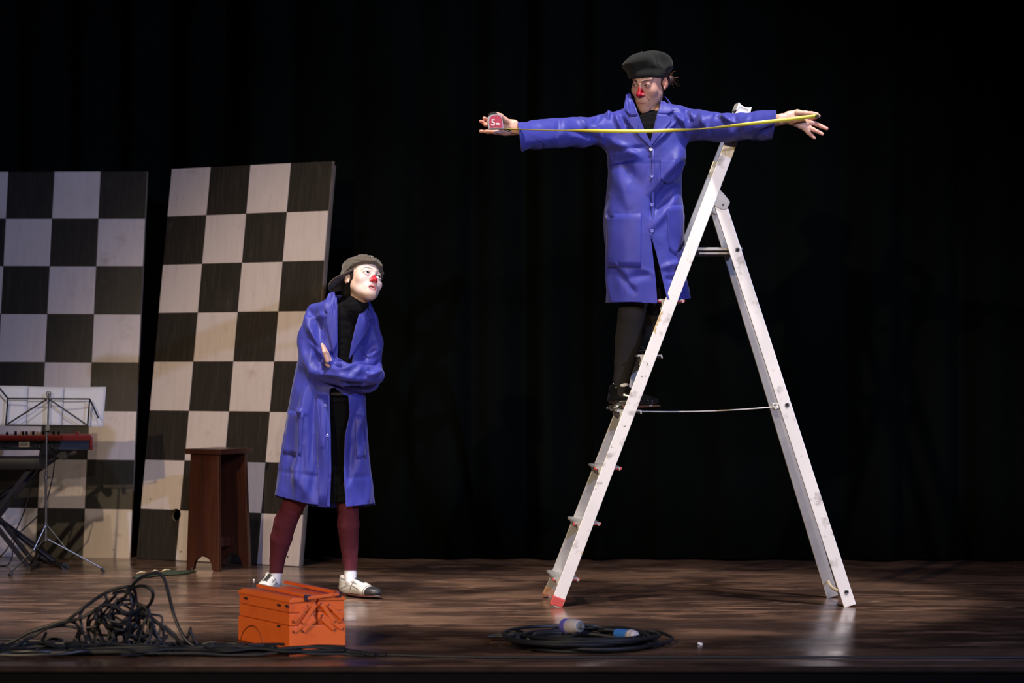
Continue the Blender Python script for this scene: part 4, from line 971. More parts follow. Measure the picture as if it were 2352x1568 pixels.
    a, b = clip(V, F, g); coat = mesh_obj('coat', a, b, M['coat'], root, True, label='buttoned blue work coat'); solidify(coat, .004, -1)
    bv = bvh_of(V, F)
    applique('collar_flap', [(1437, 219), (1446, 216), (1450, 232), (1460, 262), (1463, 273), (1445, 272), (1431, 256)], D0, bv, M['coat'], coat, .012, .004, lift=lambda c: max(0, (c.z-P(0, 250, D0)[2]))*.6)
    applique('lapel', [(1459, 258), (1474, 298), (1492, 336), (1493, 345), (1486, 340), (1465, 320), (1448, 298), (1437, 279), (1444, 276), (1463, 274)], D0, bv, M['coat'], coat, .008, .004)
    applique('collar_flap', [(1517, 231), (1524, 236), (1546, 260), (1530, 268), (1508, 268), (1514, 246)], D0, bv, M['coat'], coat, .012, .004)
    applique('lapel', [(1508, 268), (1528, 269), (1539, 279), (1534, 290), (1515, 313), (1498, 333), (1493, 341), (1491, 336), (1501, 294)], D0, bv, M['coat'], coat, .008, .004)
    Vc = []; Fc = []; n = 40
    for j in range(5):
        for i in range(n+1):
            a_ = 2*math.pi*i/n; rr = .058+.009*j; cx, cy, cz = Q(1494, 236, .012)
            Vc.append((cx+math.sin(a_)*rr*1.12, cy+math.cos(a_)*rr, cz+.034-.012*j-.10*abs(math.sin(a_))*rr))
    for j in range(4):
        for i in range(n):
            f = (j*(n+1)+i, j*(n+1)+i+1, (j+1)*(n+1)+i+1, (j+1)*(n+1)+i)
            if np.mean([Vc[q][1] for q in f]) > D0-.0: Fc.append(f)
    o = mesh_obj('collar', np.array(Vc), Fc, M['coat'], coat, True); solidify(o, .005, 0)
    applique('placket', [(1493, 348), (1499, 348), (1500, 450), (1499, 538), (1493, 538), (1492, 450)], D0, bv, M['coat'], coat, .002, .0016, 3)
    applique('pocket', [(1390, 492), (1430, 495), (1470, 494), (1468, 618), (1392, 616)], D0, bv, M['coat'], coat, .0014, .0014)
    applique('pocket', [(1528, 478), (1568, 471), (1572, 560), (1548, 590), (1532, 575)], D0, bv, M['coat'], coat, .0014, .0014)
    applique('pocket', [(1512, 372), (1548, 372), (1548, 420), (1530, 428), (1512, 420)], D0, bv, M['coat'], coat, .0014, .0014)
    for i, (x, y) in enumerate(((1495, 343), (1497, 405), (1497, 470), (1497, 531))):
        p = P(x, y, D0-.13); h_ = bv.ray_cast(Vector((p[0], D0-1, p[2])), Vector((0, 1, 0)))
        if h_[0]: button(h_[0]+Vector((0, -.008, 0)), M['button_w'] if i == 0 else M['button'], coat)
    return D0
clown_beret()

# ------------------------------------------------------------------ tape measure
def tape():
    D = 10.325; base = P(1138, 298, D)
    t = thing('tape_measure', 'grey tape measure with pink 5 m face, its yellow blade stretched between the spread hands', 'tape measure', base)
    out = [(1121, 294), (1119, 280), (1121, 270), (1127, 264.5), (1138, 262.5), (1149, 264), (1153, 270), (1155, 281), (1157, 297), (1122, 297.5)]
    def plate(pl, d0, d1, name, m, par, bev=.001):
        V = [P(x, y, D)+np.array([0, d0, 0]) for x, y in pl]+[P(x, y, D)+np.array([0, d1, 0]) for x, y in pl]; n = len(pl); mb = MB()
        mb.add(V, [tuple(range(n)), tuple(range(n, 2*n))[::-1]]+[(k, (k+1) % n, (k+1) % n+n, k+n) for k in range(n)]); o = mb.build(name, m, par)
        if bev: md = o.modifiers.new('b', 'BEVEL'); md.width = bev; md.segments = 3; md.limit_method = 'ANGLE'
        return o
    case = plate(out, -.017, .017, 'case', M['tape_grey'], t, .003)
    c = np.array([1139, 281]); inn = [tuple(c+(np.array(p)-c)*.84+np.array([1.2, 0])) for p in out]
    face = plate(inn, -.0185, -.0165, 'face', M['tape_pink'], case, .0)
    plate([(1120, 267), (1124, 260), (1134, 257), (1142, 259), (1142, 263), (1128, 265), (1122, 270)], -.008, .010, 'lock', M['kb_black'], case, .002)
    for (txt, sz, x, y) in (('5', .038, 1127.5, 288), ('m', .021, 1138.5, 287.5), ('-- ---------', .0075, 1129, 293.5)):
        cu = bpy.data.curves.new('lettering', 'FONT'); cu.body = txt; cu.size = sz; cu.extrude = .0004; cu.offset = .0006 if sz > .01 else 0
        cu.materials.append(M['lettering']); o = bpy.data.objects.new('tmp', cu); COL.objects.link(o); bpy.context.view_layer.update(); me_ = bpy.data.meshes.new_from_object(o.evaluated_get(bpy.context.evaluated_depsgraph_get())); bpy.data.objects.remove(o); o = bpy.data.objects.new('lettering', me_); COL.objects.link(o); o.parent = face
        o.location = Vector(P(x, y, D-.0195))-Vector(base); o.rotation_euler = (R(90), 0, 0)
    mb = MB(); mb.tube(spline([P(1157, 296, D), P(1166, 297, D), P(1172, 300, D+.01), P(1167, 302, D), P(1159, 298, D)], 4), .0022, 6); mb.build('belt_clip', M['stand'], case, True)
    # blade: a thin ribbon that twists along its length
    ctr = [(1157, 296.5), (1200, 297.5), (1250, 299), (1300, 299.8), (1360, 300.5), (1430, 301), (1500, 300.5), (1560, 299), (1600, 297), (1650, 292.5), (1700, 287), (1750, 281), (1800, 275.5), (1840, 270.5), (1880, 266)]
    ang = [60, 78, 80, 72, 25, -5, -12, 40, 74, 60, 30, 10, 5, 5, 20]      # tilt of the blade from facing the house
    Vv = []; Ff = []; pts = spline([P(x, y, D+.035+(-.05)*math.sin(math.pi*(x-1157)/723)-.0) for x, y in ctr], 6)
    an = spline([(a, 0, 0) for a in ang], 6)
    wd = .0078
    for i, (p, a) in enumerate(zip(pts, an)):
        a = R(a.x); tx = (pts[min(i+1, len(pts)-1)]-pts[max(i-1, 0)]).normalized()
        u = Vector((0, 0, 1)); u = (u-tx*u.dot(tx)).normalized(); f = tx.cross(u)
        for k in range(3):
            q = (k-1); Vv.append(p+(u*math.cos(a)+f*math.sin(a))*wd*q+(f*math.cos(a)-u*math.sin(a))*(.0015 if k == 1 else 0))
    for i in range(len(pts)-1):
        for k in range(2): Ff.append((i*3+k, (i+1)*3+k, (i+1)*3+k+1, i*3+k+1))
    bl = mesh_obj('blade', [tuple(v) for v in Vv], Ff, M['tape_yellow'], t, True); solidify(bl, .0006, 0)
    mb = MB(); mb.box(Vector(P(1877, 266.5, D+.030)), (.016, .003, .012), Matrix.Rotation(R(10), 3, 'Y'), .001); mb.build('end_hook', M['stand'], t)
tape()

# ------------------------------------------------------------------ toolbox
def toolbox():
    C0 = G(665, 1497); th = R(31); e = Vector((math.cos(th), math.sin(th), 0)); l = Vector((-math.sin(th), math.cos(th), 0))   # e: end face direction, l: long side direction
    t = thing('toolbox', 'orange enamelled cantilever toolbox standing on cables at the front of the stage', 'toolbox', C0)
    W, L, H_ = .232, .455, .195; O = Vector(C0); Mx = Matrix((e, l, Vector((0, 0, 1)))).transposed()
    def pt(u, v, z): return O+e*u+l*v+Vector((0, 0, z))
    mb = MB(); mb.box(pt(W/2, L/2, .0475), (W, L, .093), Mx, bev=.004); bot = mb.build('bottom_tray', M['orange'], t)
    for (z0, z1) in ((.096, .141), (.143, .186)):
        for h in (0, 1):
            mb = MB(); mb.box(pt(W*(.25+.5*h)+(.001 if h else -.001), L/2, (z0+z1)/2), (W/2-.007, L-.012*(1), z1-z0), Mx, bev=.003); mb.build('tray', M['orange'], t)
    for h in (0, 1):
        mb = MB(); 
        V = []
        s_ = 1 if h else -1; cu = W/2
        prof = [(.004, .193), (W/2-.018, .199), (W/2+.001, .188), (W/2+.001, .180), (.004, .184)]
        for v in (-.001, L+.001):
            for (u, z) in prof: V.append(pt(cu+s_*u, v, z))
        n = 5; mb.add(V, [tuple(range(n)), tuple(range(n, 2*n))[::-1]]+[(k, (k+1) % n, (k+1) % n+n, k+n) for k in range(n)])
        o = mb.build('lid', M['orange'], t); md = o.modifiers.new('b', 'BEVEL'); md.width = .002; md.segments = 2
    # embossed arch on the long side of the bottom tray
    mb = MB(); mb.tube(spline([pt(-.001, L*.12+L*.0, .004), pt(-.001, L*.62, .004)], 2)[:1]+spline([pt(-.001, L*.52, .003), pt(-.001, L*.56, .04), pt(-.001, L*.66, .062), pt(-.001, L*.78, .058), pt(-.001, L*.88, .035), pt(-.001, L*.93, .004)], 5), .0022, 6)
    mb = MB(); mb.tube(spline([pt(-.0005, L*.50, .003), pt(-.0005, L*.55, .040), pt(-.0005, L*.66, .066), pt(-.0005, L*.78, .062), pt(-.0005, L*.89, .036), pt(-.0005, L*.94, .004)], 5), .0028, 6); mb.build('embossed_arch', M['orange_d'], bot, True)
    # linkage arms on both ends
    for v, sg in ((-.004, -1), (L+.004, 1)):
        for h in (0, 1):
            m = (lambda u: W-u) if h else (lambda u: u)
            for (u0, z0, u1, z1) in ((.016, .075, .098, .128), (.016, .112, .070, .165), (.052, .075, .102, .118), (.050, .104, .104, .172)):
                mb = MB(); a, b = pt(m(u0), v+sg*(.002+.003*(u0 > .04)), z0), pt(m(u1), v+sg*(.002+.003*(u0 > .04)), z1)
                mb.bar(a, b, .003, .015, up=tuple((b-a).cross(l)), bev=.0012)
                arm = mb.build('linkage_arm', M['orange'], t)
                for q in (a, b):
                    mb = MB(); mb.lathe([(.0052, -.001), (.0048, -.004), (.002, -.005)], q, tuple(-l*sg*-1 if sg < 0 else -l), 10)
                    mb.build('rivet', M['rivet'], arm, True)
    # two folding handles lying over the lids
    for (u, z, v0, v1) in ((W*.30, .204, -.01, L*.92), (W*.86, .209, -.005, L*.98)):
        mb = MB(); mb.bar(pt(u, v0, z), pt(u-.0, v1, z+.006), .020, .012, bev=.003); hd_ = mb.build('handle', M['orange'], t)
        mb = MB(); mb.box(pt(u, v0+.004, z-.006), (.024, .010, .022), Mx, bev=.002); mb.build('handle_bracket', M['rivet'], hd_)
    mb = MB(); mb.bar(pt(W*.30, -.008, .196), pt(W*.86, -.008, .205), .008, .012, bev=.002); mb.build('handle_link', M['orange'], t)
    for (v, z) in ((.09, .166), (.02, .168), (.09, .088), (L*.84, .168)):
        mb = MB(); mb.box(pt(-.001, v, z), (.004, .026, .008), Mx, bev=.001); mb.build('latch', M['rivet'], t)
    return t
toolbox()

# ------------------------------------------------------------------ cable heap at the front left
def heap():
    D = 8.95; base = P(230, 840+FP*CAMH/D, D)
    t = thing('cable_heap', 'tangled heap of black cables at the front left corner of the stage', 'cables', base)
    k = 4.523
    def Z(x, y, dd=0.): 
        p = P(x/k, 1300+y/k, D+dd); p[2] = max(p[2], .010); return p
    strands = [
        [(-60, 850, .0), (150, 770, .0), (300, 690, 0), (560, 600, 0), (700, 560, 0), (860, 440, 0), (1100, 275, .05), (1330, 210, .05), (1400, 260, .1), (1430, 420, .12), (1560, 640, .12), (1700, 800, .1), (1900, 850, 0)],
        [(-60, 930, -.05), (150, 830, -.05), (330, 730, 0), (520, 630, 0), (820, 545, -.03), (980, 460, -.03), (1090, 400, -.05), (1200, 420, -.05), (1330, 490, -.06), (1480, 440, 0), (1560, 520, 0), (1700, 640, 0), (1820, 740, 0), (1960, 850, 0)],
        [(1340, 260, .05), (1400, 170, .02), (1500, 100, .0), (1620, 68, .0), (1700, 120, 0), (1750, 280, 0), (1800, 480, 0), (1860, 640, -.02), (1940, 770, -.04), (2080, 870, -.06)],
        [(1340, 250, 0), (1440, 205, -.05), (1540, 220, -.08), (1590, 290, -.08), (1560, 390, -.05), (1490, 450, 0), (1350, 490, 0), (1250, 460, .05), (1210, 400, .05), (1290, 330, .0), (1350, 230, 0)],
        [(1320, 220, 0), (1360, 330, -.03), (1380, 470, -.03), (1440, 620, 0), (1400, 780, 0), (1350, 860, 0)],
        [(1180, 280, .05), (1290, 260, 0), (1370, 300, 0), (1380, 420, 0), (1330, 500, 0), (1230, 470, 0), (1210, 400, .03), (1280, 330, .06)],
        [(1080, 280, 0), (1110, 350, 0), (1050, 420, -.05), (1000, 500, -.05), (1010, 600, -.05), (1060, 740, 0), (1130, 850, 0)],
        [(1210, 290, 0), (1130, 370, .05), (950, 490, .05), (910, 600, .05), (930, 730, 0), (1000, 830, 0), (1100, 880, 0)],
        [(870, 430, 0), (830, 520, 0), (850, 640, -.02), (820, 760, 0), (900, 850, 0)],
        [(500, 640, 0), (620, 620, 0), (760, 630, 0), (860, 680, 0), (900, 800, 0), (880, 880, 0)],
        [(700, 570, 0), (780, 590, 0), (820, 650, 0), (790, 740, .02), (720, 830, 0)],
        [(480, 690, 0), (430, 780, .02), (350, 850, 0), (330, 880, 0)],
        [(350, 840, 0), (420, 800, -.03), (560, 810, -.05), (700, 850, -.02), (800, 890, 0)],
        [(1090, 520, -.1), (1130, 560, -.1), (1250, 580, -.1), (1340, 530, -.1), (1330, 500, 0), (1200, 490, 0), (1110, 520, -.05)],
        [(1180, 550, 0), (1180, 640, -.05), (1300, 660, -.05), (1400, 600, 0), (1420, 500, 0), (1480, 470, 0), (1560, 560, 0), (1570, 700, -.03), (1500, 820, -.05), (1420, 880, -.03)],
        [(1020, 560, 0), (1030, 690, 0), (1100, 820, -.03), (1200, 880, -.05)],
        [(1080, 560, .05), (1120, 650, 0), (1250, 700, 0), (1450, 760, 0), (1650, 800, 0), (1850, 830, 0)],
        [(1390, 640, 0), (1330, 740, 0), (1240, 820, -.04), (1100, 890, -.05), (900, 910, -.05)],
        [(1440, 500, .05), (1460, 640, .05), (1540, 770, .05), (1640, 870, 0)],
        [(1540, 440, 0), (1600, 640, 0), (1660, 760, 0), (1740, 830, 0), (1830, 790, 0), (1820, 720, 0), (1700, 610, 0)],
        [(1900, 790, 0), (1950, 730, .02), (1980, 650, .02), (1985, 640, .02)], [(1970, 660, 0), (2010, 740, 0), (2060, 830, 0)],
        [(2060, 830, 0), (2130, 800, 0), (2240, 790, 0), (2180, 840, 0), (2080, 860, 0)],
        [(1150, 600, 0), (1180, 700, -.03), (1160, 800, -.03), (1190, 860, 0)],
        [(900, 640, 0), (1000, 620, 0), (1060, 540, 0), (1050, 430, .05), (1150, 400, .05)],
        [(800, 700, 0), (880, 700, -.03), (920, 790, -.03), (1000, 860, -.05), (1150, 930, -.08)],
    ]
    for st in strands:
        pts = [Z(*p) for p in st]
        mb = MB(); mb.tube(spline(pts, 7), .0064 if len(st) > 7 else .0056, 8); mb.build('cable_loop', M['cable'], t, True)
    rl = random.Random(21)
    for i in range(9):
        cx, cy = rl.uniform(1080, 1520), rl.uniform(480, 760); rx = rl.uniform(90, 230); ry = rl.uniform(90, 240); ph = rl.uniform(0, 6.28); dd = rl.uniform(-.06, .1)
        pts = []
        for j in range(13):
            a = ph+5.4*j/12; yy = min(cy+ry*math.sin(a)*(1+.15*math.sin(2*a+i)), 900)
            lim = 260+abs(cx+rx*math.cos(a)-1350)*.75
            pts.append(Z(cx+rx*math.cos(a), max(yy, lim), dd+.04*math.cos(a+1)))
        mb = MB(); mb.tube(spline([Z(cx-60, 880, dd)]+pts+[Z(cx+80, 890, dd)], 6), .0048, 7); mb.build('cable_loop', M['cable'], t, True)
    # loose loops lying on the boards between the heap and the toolbox
    rnd = random.Random(4)
    for i in range(26):
        cx = -1.9+rnd.random()*.98; cy = 8.87+rnd.uniform(-.07, .12); rx = rnd.uniform(.08, .24); ry = rnd.uniform(.03, .09); ph = rnd.uniform(0, 6.28); tl = rnd.uniform(-.35, .35)
        n = 12; pts = []
        span = rnd.uniform(4, 7)
        for j in range(n):
            a = ph+span*j/n; x = rx*math.cos(a)*(1+.1*math.sin(2*a)); y = ry*math.sin(a)
            X_ = cx+x*math.cos(tl)-y*math.sin(tl); Y_ = cy+y*math.cos(tl)+x*math.sin(tl)*.4
            pts.append((X_, max(min(Y_, 8.90 if X_ > -1.15 else 9.2), EDGE+.03), .007+.010*rnd.random()+.012*(i % 4)*.5))
        mb = MB(); mb.tube(spline(pts, 5), .0055, 6); mb.build('cable_loop', M['cable'], t, True)
    # runs passing in front of the toolbox
    for i in range(9):
        pts = [(-1.75+rnd.uniform(-.1, .2), 8.8+.012*i, .008)]
        for j in range(9): pts.append((-1.45+j*.105, 8.765+.011*i+rnd.uniform(-.02, .02), .007+.012*rnd.random()+(.014 if i % 3 == 0 else 0)))
        if i % 3: pts.append((-.50+rnd.uniform(-.05, .05), 8.76+.02*rnd.random(), .007))
        mb = MB(); mb.tube(spline(pts, 5), .0062, 7); mb.build('cable_run', M['cable'], t, True)
    return t
heap()
mb = MB(); pts = [(-.62, 8.84, .012), (-.45, 8.80, .006), (-.2, 8.745, .005), (.1, 8.73, .005), (.35, 8.735, .005), (.7, 8.735, .005), (1.2, 8.728, .005), (1.9, 8.73, .005), (2.4, 8.72, .005)]
o = mb.tube(spline([(x, y-.0, z) for x, y, z in pts], 8), .0045, 7).build('cable', M['cable'], None, True, base=(.7, 8.73, 0)); tag(o, 'thin black cable running right along the stage edge in front of the coiled cable', 'cable')
# ------------------------------------------------------------------ coiled cable with blue plugs
def coil():
    c = G(1335, 1484); t = thing('coiled_cable', 'coiled black power cable with blue and grey plugs, lying below the ladder', 'cable', c)
    rnd = random.Random(11)
    for i in range(12):
        r = .175+.0085*i+rnd.uniform(-.01, .01); dx, dy = rnd.uniform(-.03, .03), rnd.uniform(-.02, .02); ph = rnd.uniform(0, 6.28)
        pts = []
        for j in range(14):
            a = 2*math.pi*j/14; rr = r*(1+.05*math.sin(2*a+ph)+.03*math.sin(3*a+ph)); pts.append((c[0]+dx+rr*math.cos(a)*1.04, c[1]+dy+rr*math.sin(a), .008+.0105*(i % 4)+.008*math.sin(a+ph)**2))
        mb = MB(); mb.tube(spline(pts, 5, True), .0068, 8, closed=True); mb.build('cable_turn', M['cable'], t, True)
    k = 4.3556
    Z = lambda x, y, D: P(1100+x/k, 1400+y/k, D)
    def fz(p): p = np.array(p); p[2] = max(p[2], .008); return p
    for st in ([(90, 262, 9.28), (250, 245, 9.28), (500, 240, 9.28), (900, 240, 9.27), (1100, 240, 9.25), (1400, 280, 9.2)],
               [(90, 268, 9.26), (260, 270, 9.26), (450, 292, 9.22), (700, 310, 9.2)],
               [(375, 208, 9.35), (500, 240, 9.3), (700, 270, 9.25), (960, 275, 9.2), (1070, 320, 9.15)],
               [(1100, 215, 9.3), (980, 240, 9.2), (880, 290, 9.1), (700, 340, 9.05), (500, 350, 9.05)],
               [(1020, 155, 9.25), (1120, 158, 9.25), (1240, 178, 9.25), (1420, 180, 9.2), (1540, 200, 9.15), (1680, 250, 9.1), (1790, 330, 9.05), (1740, 400, 9.0)],
               [(1640, 222, 9.3), (1760, 218, 9.3), (1880, 250, 9.25), (1935, 290, 9.2), (1870, 330, 9.1), (1760, 350, 9.05)],
               [(1385, 210, 9.22), (1280, 200, 9.22), (1200, 205, 9.24), (1230, 180, 9.26)]):
        mb = MB(); mb.tube(spline([fz(Z(*p)) for p in st], 6), .0066, 8); mb.build('cable_turn', M['cable'], t, True)
    # grey plug with violet-blue collar
    a = Vector(Z(1010, 165, 9.21)); b = Vector(Z(860, 165, 9.29)); ax = (b-a).normalized(); L = (b-a).length
    mb = MB(); mb.lathe([(.012, -.004), (.021, 0), (.023, L*.08), (.027, L*.3), (.029, L*.62), (.026, L*.75)], a, ax, 20); o = mb.build('plug_body', M['plug_grey'], t, True)
    mb = MB(); mb.lathe([(.0295, L*.72), (.030, L*.76), (.030, L*.98), (.027, L*1.0), (.020, L*1.0)], a, ax, 20); mb.build('plug_collar', M['plug_violet'], o, True)
    mb = MB(); mb.lathe([(.008, -.02), (.012, -.004), (.0195, -.002), (.0195, .001)], a, ax, 16); mb.build('gland', mat('gland', (.10, .12, .13), .5), o, True)
    # blue connector
    a = Vector(Z(1380, 235, 9.20)); b = Vector(Z(1560, 258, 9.10)); ax = (b-a).normalized(); L = (b-a).length
    mb = MB(); mb.lathe([(.013, -.004), (.017, 0), (.0185, L*.2), (.019, L*.72)], a, ax, 18); o = mb.build('plug_body', M['plug_blue'], t, True, label='bright blue plug body')
    mb = MB(); mb.lathe([(.020, L*.70), (.021, L*.74), (.021, L*.84), (.0185, L*.86), (.020, L*.92), (.019, L*1.02), (.013, L*1.08)], a, ax, 18); mb.build('plug_collar', M['plug_grey'], o, True)
coil()

# ------------------------------------------------------------------ music stand and sheets
def music():
    D = 12.35; foot = P(104, 1290, D); base = (foot[0], D, 0)
    t = thing('music_stand', 'folding music stand with wire desk on a chrome tripod in front of the red keyboard', 'music stand', base)
    q = lambda x, y, dd=0.: P(x, y, D+dd)
    mb = MB(); mb.tube([q(105, 1240), q(106, 1080)], .0068, 10); mb.tube([q(106, 1100), q(107, 985)], .005, 10); mb.build('pole', M['chrome'], t, True)
    mb = MB(); mb.tube([q(105, 1093), q(105.5, 1100)], .009, 10); mb.tube([q(105, 1097), q(116, 1096, -.02)], .003, 6); mb.build('clamp', M['chrome'], t, True)
    mb = MB(); mb.tube([q(105, 1232), q(105, 1242)], .010, 10); mb.tube([q(105, 1200), q(105, 1206)], .010, 10); mb.build('collar', M['chrome'], t, True)
    for (x, y) in ((22, 1325), (240, 1316), (67, 1308)):
        f = G(x, y-3); a = np.array(q(106, 1236)); kk = a+(f-a)*.38
        mb = MB(); mb.tube([a, f+np.array([0, 0, .012])], .0042, 8); lg = mb.build('leg', M['chrome'] if x == 240 else M['stand'], t, True)
        mb = MB(); mb.tube([q(106, 1203), kk], .0034, 8); mb.build('strut', M['chrome'], lg, True)
        mb = MB(); mb.tube([f+np.array([0, 0, .001])+(a-f)*.0, f+(a-f)*.06+np.array([0, 0, .008])], .0085, 8); mb.build('rubber_foot', M['stand'], lg, True)
    # desk (leans back a little)
    tilt = .10
    f = lambda x, y: q(x, y, -.04+tilt*(975-y)/75)
    mb = MB()
    for a, b in (((12, 976), (203, 978)), ((19, 915), (206, 916)), ((13, 976), (18, 915)), ((201, 978), (206, 916)), ((15, 975), (107, 917)), ((110, 914), (202, 977)), ((18, 915), (-12, 878)), ((206, 916), (226, 960))):
        mb.tube([f(*a), f(*b)], .0044, 6)
    mb.build('desk_frame', M['stand'], t, True)
    mb = MB(); mb.bar(f(110, 975), f(112, 903), .004, .022, up=(0, 1, 0), bev=.001); mb.bar(f(110, 978), f(109, 990), .02, .016); mb.build('desk_spine', M['stand'], t)
    mb = MB()
    for s_ in (-3.2, 3.2): mb.tube(spline([f(112+s_, 912), f(112+s_*1.4, 905), f(112+s_*1.2, 900), f(112, 899)], 4), .0026, 6)
    mb.build('desk_hook', M['chrome'], t, True)
    # sheets
    def sheet(name, c4, label, dd):
        Vs = []; Fs = []; n = 8
        for j in range(n+1):
            for i in range(n+1):
                u, v = i/n, j/n; x = (1-v)*((1-u)*c4[0][0]+u*c4[1][0])+v*((1-u)*c4[3][0]+u*c4[2][0]); y = (1-v)*((1-u)*c4[0][1]+u*c4[1][1])+v*((1-u)*c4[3][1]+u*c4[2][1])
                p = q(x, y, .0+dd+tilt*(975-y)/75+.006*math.sin(u*5+v*2)); Vs.append(tuple(p))
        for j in range(n):
            for i in range(n): Fs.append((j*(n+1)+i, j*(n+1)+i+1, (j+1)*(n+1)+i+1, (j+1)*(n+1)+i))
        b_ = Vs[0]; o = mesh_obj(name, Vs, Fs, M['paper'], None, True, base=b_); solidify(o, .0008, 0); tag(o, label, 'sheet music', 'sheets on the music stand'); return o
    sheet('music_sheet', [(-70, 885), (64, 886), (60, 977), (-70, 975)], 'white sheet at the far left of the music stand, cut by the edge', .0)
    sheet('music_sheet', [(62, 887), (147, 889), (141, 978), (58, 976)], 'white sheet behind the spine of the music stand', .006)
    sheet('music_sheet', [(143, 889), (244, 888), (237, 980), (139, 978)], 'white sheet jutting past the right end of the music stand', .012)
music()

# ------------------------------------------------------------------ keyboard, its stand, bench
def keyboard():
    D = 12.80; x1 = P(213, 1010, D)[0]; z0 = P(0, 1033, D)[2]; z1 = P(0, 998, D)[2]; W = 1.10; x0 = x1-W; dpt = .30
    t = thing('keyboard', 'red stage keyboard seen from its rear, jacks and tag showing, at the left edge', 'keyboard', (x1, D, z0)); t.rotation_euler = (0, 0, R(5))
    xc = (x0+x1)/2; hz = z1-z0
    mb = MB(); mb.box((xc, D+dpt/2, z0+hz*.33), (W-.03, dpt, hz*.66), bev=.003); mb.build('rear_panel', M['kb_blue'], t)
    mb = MB(); mb.box((xc, D+dpt/2-.004, z0+hz*.80), (W, dpt+.012, hz*.36), bev=.008); mb.build('top_case', M['kb_red'], t)
    for x in (x0+.008, x1-.008):
        mb = MB(); mb.box((x, D+dpt/2-.002, z0+hz*.48), (.016, dpt+.014, hz*.98), bev=.006); mb.build('end_cheek', M['kb_red'], t)
    # jacks
    for x in (5, 20, 75, 83, 97, 104, 112, 125):
        p = P(x, 1022.5, D-.001); mb = MB(); mb.tube([p+np.array([.0068*math.cos(a), -.001, .0068*math.sin(a)]) for a in np.linspace(0, 6.283, 13)[:-1]], .0018, 6, closed=True); mb.lathe([(.003, 0), (.003, -.004)], p, (0, 1, 0), 8); mb.build('jack', M['chrome'], t, True)
    for x in (90, 119): mb = MB(); mb.tube([P(x, 1022, D), P(x, 1022, D-.035), P(x+1, 1030, D-.045)], .006, 8); mb.build('cable_plug', M['kb_black'], t, True)
    mb = MB(); mb.box(P(58, 1019, D-.002), (.056, .003, .032)); st = mb.build('tag', M['sticker'], t)
    mb = MB()
    for k in range(7): mb.box(P(50+k*2.3, 1020, D-.004), (.0025, .001, .012))
    for k in range(3): mb.box(P(58, 1012+k*1.2, D-.004), (.03, .001, .0012))
    mb.build('tag_print', M['kb_black'], st)
    mb = MB()
    for x in (4, 12, 28, 37): mb.box(P(x, 1015, D-.001), (.012, .001, .002))
    for x in (76, 90, 104, 118): mb.box(P(x, 1013.5, D-.001), (.010, .001, .0016))
    mb.build('panel_print', M['sticker'], t)
    # drawbars and knobs on top
    for (x, c, h_) in ((22, 0, 5), (41, 0, 8), (53, 1, 8), (58, 0, 8), (66, 0, 8), (76, 1, 8), (81, 0, 8), (89, 1, 8), (96, 1, 6), (104, 0, 9), (127, 0, 7), (139, 0, 7), (181, 2, 5)):
        p = P(x, 996, D+.07); mb = MB(); mb.box((p[0], D+.07, z1+.006), (.012 if c < 2 else .018, .02, .004+.0024*h_), bev=.002)
        mb.build('drawbar' if c < 2 else 'button', (M['kb_black'], M['ivory'], M['kb_red'])[c], t)
    for x in (57, 128): mb = MB(); mb.lathe([(.0035, 0), (.003, -.002)], P(x, 1006, D-.010), (0, 1, 0), 8); mb.build('screw', M['rivet'], t)
    # X stand
    s = thing('keyboard_stand', 'black crossed keyboard stand under the red keyboard', 'keyboard stand', (P(-34, 0, 12.9)[0], 12.9, 0))
    q = lambda x, y, D_: P(x, y, D_)
    for (D_, off) in ((12.78, 0), (13.06, 0)):
        mb = MB(); mb.tube([q(138, 1043, D_), q(-205, 1290, D_)], .014, 10); mb.build('crossed_arm', M['navy_tube'], s, True)
        mb = MB(); mb.tube([q(-205, 1043, D_+.03), q(92 if D_ > 13 else 128, 1262 if D_ > 13 else 1292, D_+.03)], .014, 10); mb.build('crossed_arm', M['navy_tube'], s, True)
    for x in (138, -205):
        mb = MB(); a = q(x, 1046, 12.74); mb.tube([a, a+np.array([0, .42, 0])], .013, 10); mb.build('top_bar', M['stand'], s, True)
        mb = MB(); mb.lathe([(.022, -.03), (.024, -.01), (.024, .0)], a+np.array([.02, .0, -.0]), (0, 1, 0), 14); mb.build('end_cap', M['kb_black'], s, True)
    for (xa, ya, xb, yb) in ((90, 1284, 150, 1308), (-250, 1284, -195, 1308)):
        a, b = G(xa, ya), G(xb, yb); a[2] = b[2] = .016; mb = MB(); mb.tube([a, b], .014, 10); mb.tube([b-(b-a)*.12, b], .020, 10); mb.tube([a, a+(b-a)*.1], .020, 10); mb.build('foot_bar', M['stand'], s, True)
    # bench
    Db = 12.44; b0 = thing('bench', 'black padded bench seat at the left edge beneath the red keyboard', 'bench', (P(-20, 0, Db)[0], Db, 0))
    xa, xb = P(-140, 1060, Db)[0], P(91, 1060, Db)[0]; zt = P(0, 1051, Db)[2]; zb = P(0, 1079, Db)[2]
    mb = MB(); mb.box(((xa+xb)/2, Db+.13, (zt+zb)/2), (xb-xa, .26, zt-zb), bev=.016); mb.build('seat', M['vinyl'], b0, True)
    for y in (Db+.04, Db+.22):
        for sg in (-1, 1):
            xm = (xa+xb)/2; mb = MB(); mb.bar((xm+sg*.20, y+.01*sg, zb+.004), (xm-sg*.20, y+.01*sg, .012), .022, .022); mb.build('leg', M['navy_tube'], b0)
    for sg in (-1, 1): mb = MB(); mb.bar(((xa+xb)/2+sg*.20, Db, .012), ((xa+xb)/2+sg*.20, Db+.26, .012), .024, .024); mb.build('foot_bar', M['stand'], b0)
    # hanging leads
    k = 941/300
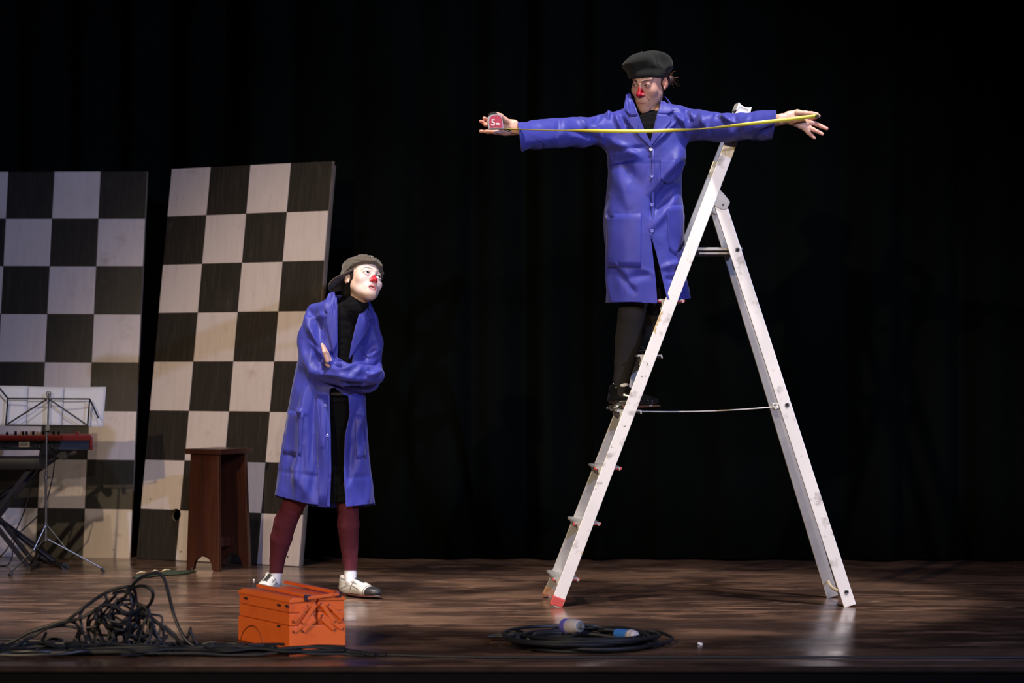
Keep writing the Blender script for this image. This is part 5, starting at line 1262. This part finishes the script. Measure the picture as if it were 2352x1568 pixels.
    for nm, st, lab in (('lead', [(385, 545), (392, 600), (385, 700), (365, 800), (338, 905), (318, 960), (250, 1040), (130, 1150), (95, 1230), (85, 1320), (50, 1390), (-20, 1430)], 'black lead hanging from the right half of the keyboard to the floor'),
                        ('lead', [(290, 545), (275, 640), (240, 760), (195, 920), (165, 1010), (125, 1100), (85, 1190), (40, 1270), (-30, 1340)], 'black lead hanging beside the bench seat')):
        pts = [P(x/k, 860+y/k, 12.74-.02*i*0+.01*math.sin(i)) for i, (x, y) in enumerate(st)]
        for p in pts: p[2] = max(p[2], .006)
        mb = MB(); mb.tube(spline(pts, 6), .0036, 6); o = mb.build(nm, M['cable'], None, True, base=tuple(pts[-1])); tag(o, lab, 'cable', 'keyboard leads')
keyboard()

# ------------------------------------------------------------------ small things on the boards
def odds():
    # flat folded green cloth with pale patches, ending in a short black tip
    a, b = G(308, 1328), G(450, 1313.5); n = 14; t = thing('folded_cloth', 'narrow dark green cloth with pale patches lying left of the wooden stool', 'cloth', (a+b)/2)
    V = []; F = []; d = (b-a)/n; s_ = np.array([-d[1], d[0], 0]); s_ /= np.linalg.norm(s_)
    wid = [.01, .03, .035, .03, .028, .03, .03, .035, .05, .06, .06, .05, .02, .01, .006]
    for i in range(n+1):
        for j in range(5):
            q = (j-2)/2; V.append(a+d*i+s_*wid[i]*q+np.array([0, 0, .004+.010*(1-q*q)*(1+.5*math.sin(i*1.7))*(wid[i]/.05+.2)]))
    for i in range(n):
        for j in range(4): F.append((i*5+j, (i+1)*5+j, (i+1)*5+j+1, i*5+j+1))
    o = mesh_obj('cloth', V, F, M['green'], t, True); solidify(o, .004, 0)
    for (x0, x1, y) in ((313, 334, 1323.5), (348, 362, 1320), (371, 390, 1318)):
        mb = MB(); p, r = G(x0, y+1.5), G(x1, y-.8); p[2] = .018; r[2] = .020; m_ = (p+r)/2; m_[2] += .004
        mb.tube([p, m_, r], [.002, .0045, .002], 8); mb.build('pale_patch', M['pale'], t, True)
    mb = MB(); c = G(441, 1314); mb.tube([c+np.array([0, 0, .0]), c+np.array([0, 0, .025])], .006, 8); mb.build('metal_pin', M['chrome'], t, True)
    for (x, y, sz, lab) in ((1608, 1480, .012, 'small white paper scrap on the boards right of the coiled cable'), (583, 1333, .006, 'tiny white scrap on the boards left of the two-tone shoes')):
        p = G(x, y); mb = MB(); mb.box(p+np.array([0, 0, .004]), (sz*1.5, sz, .007), Matrix.Rotation(.3, 3, 'Y'), .0012); o = mb.build('paper_scrap', M['scrap'], None, base=tuple(p)); tag(o, lab, 'scrap')
odds()
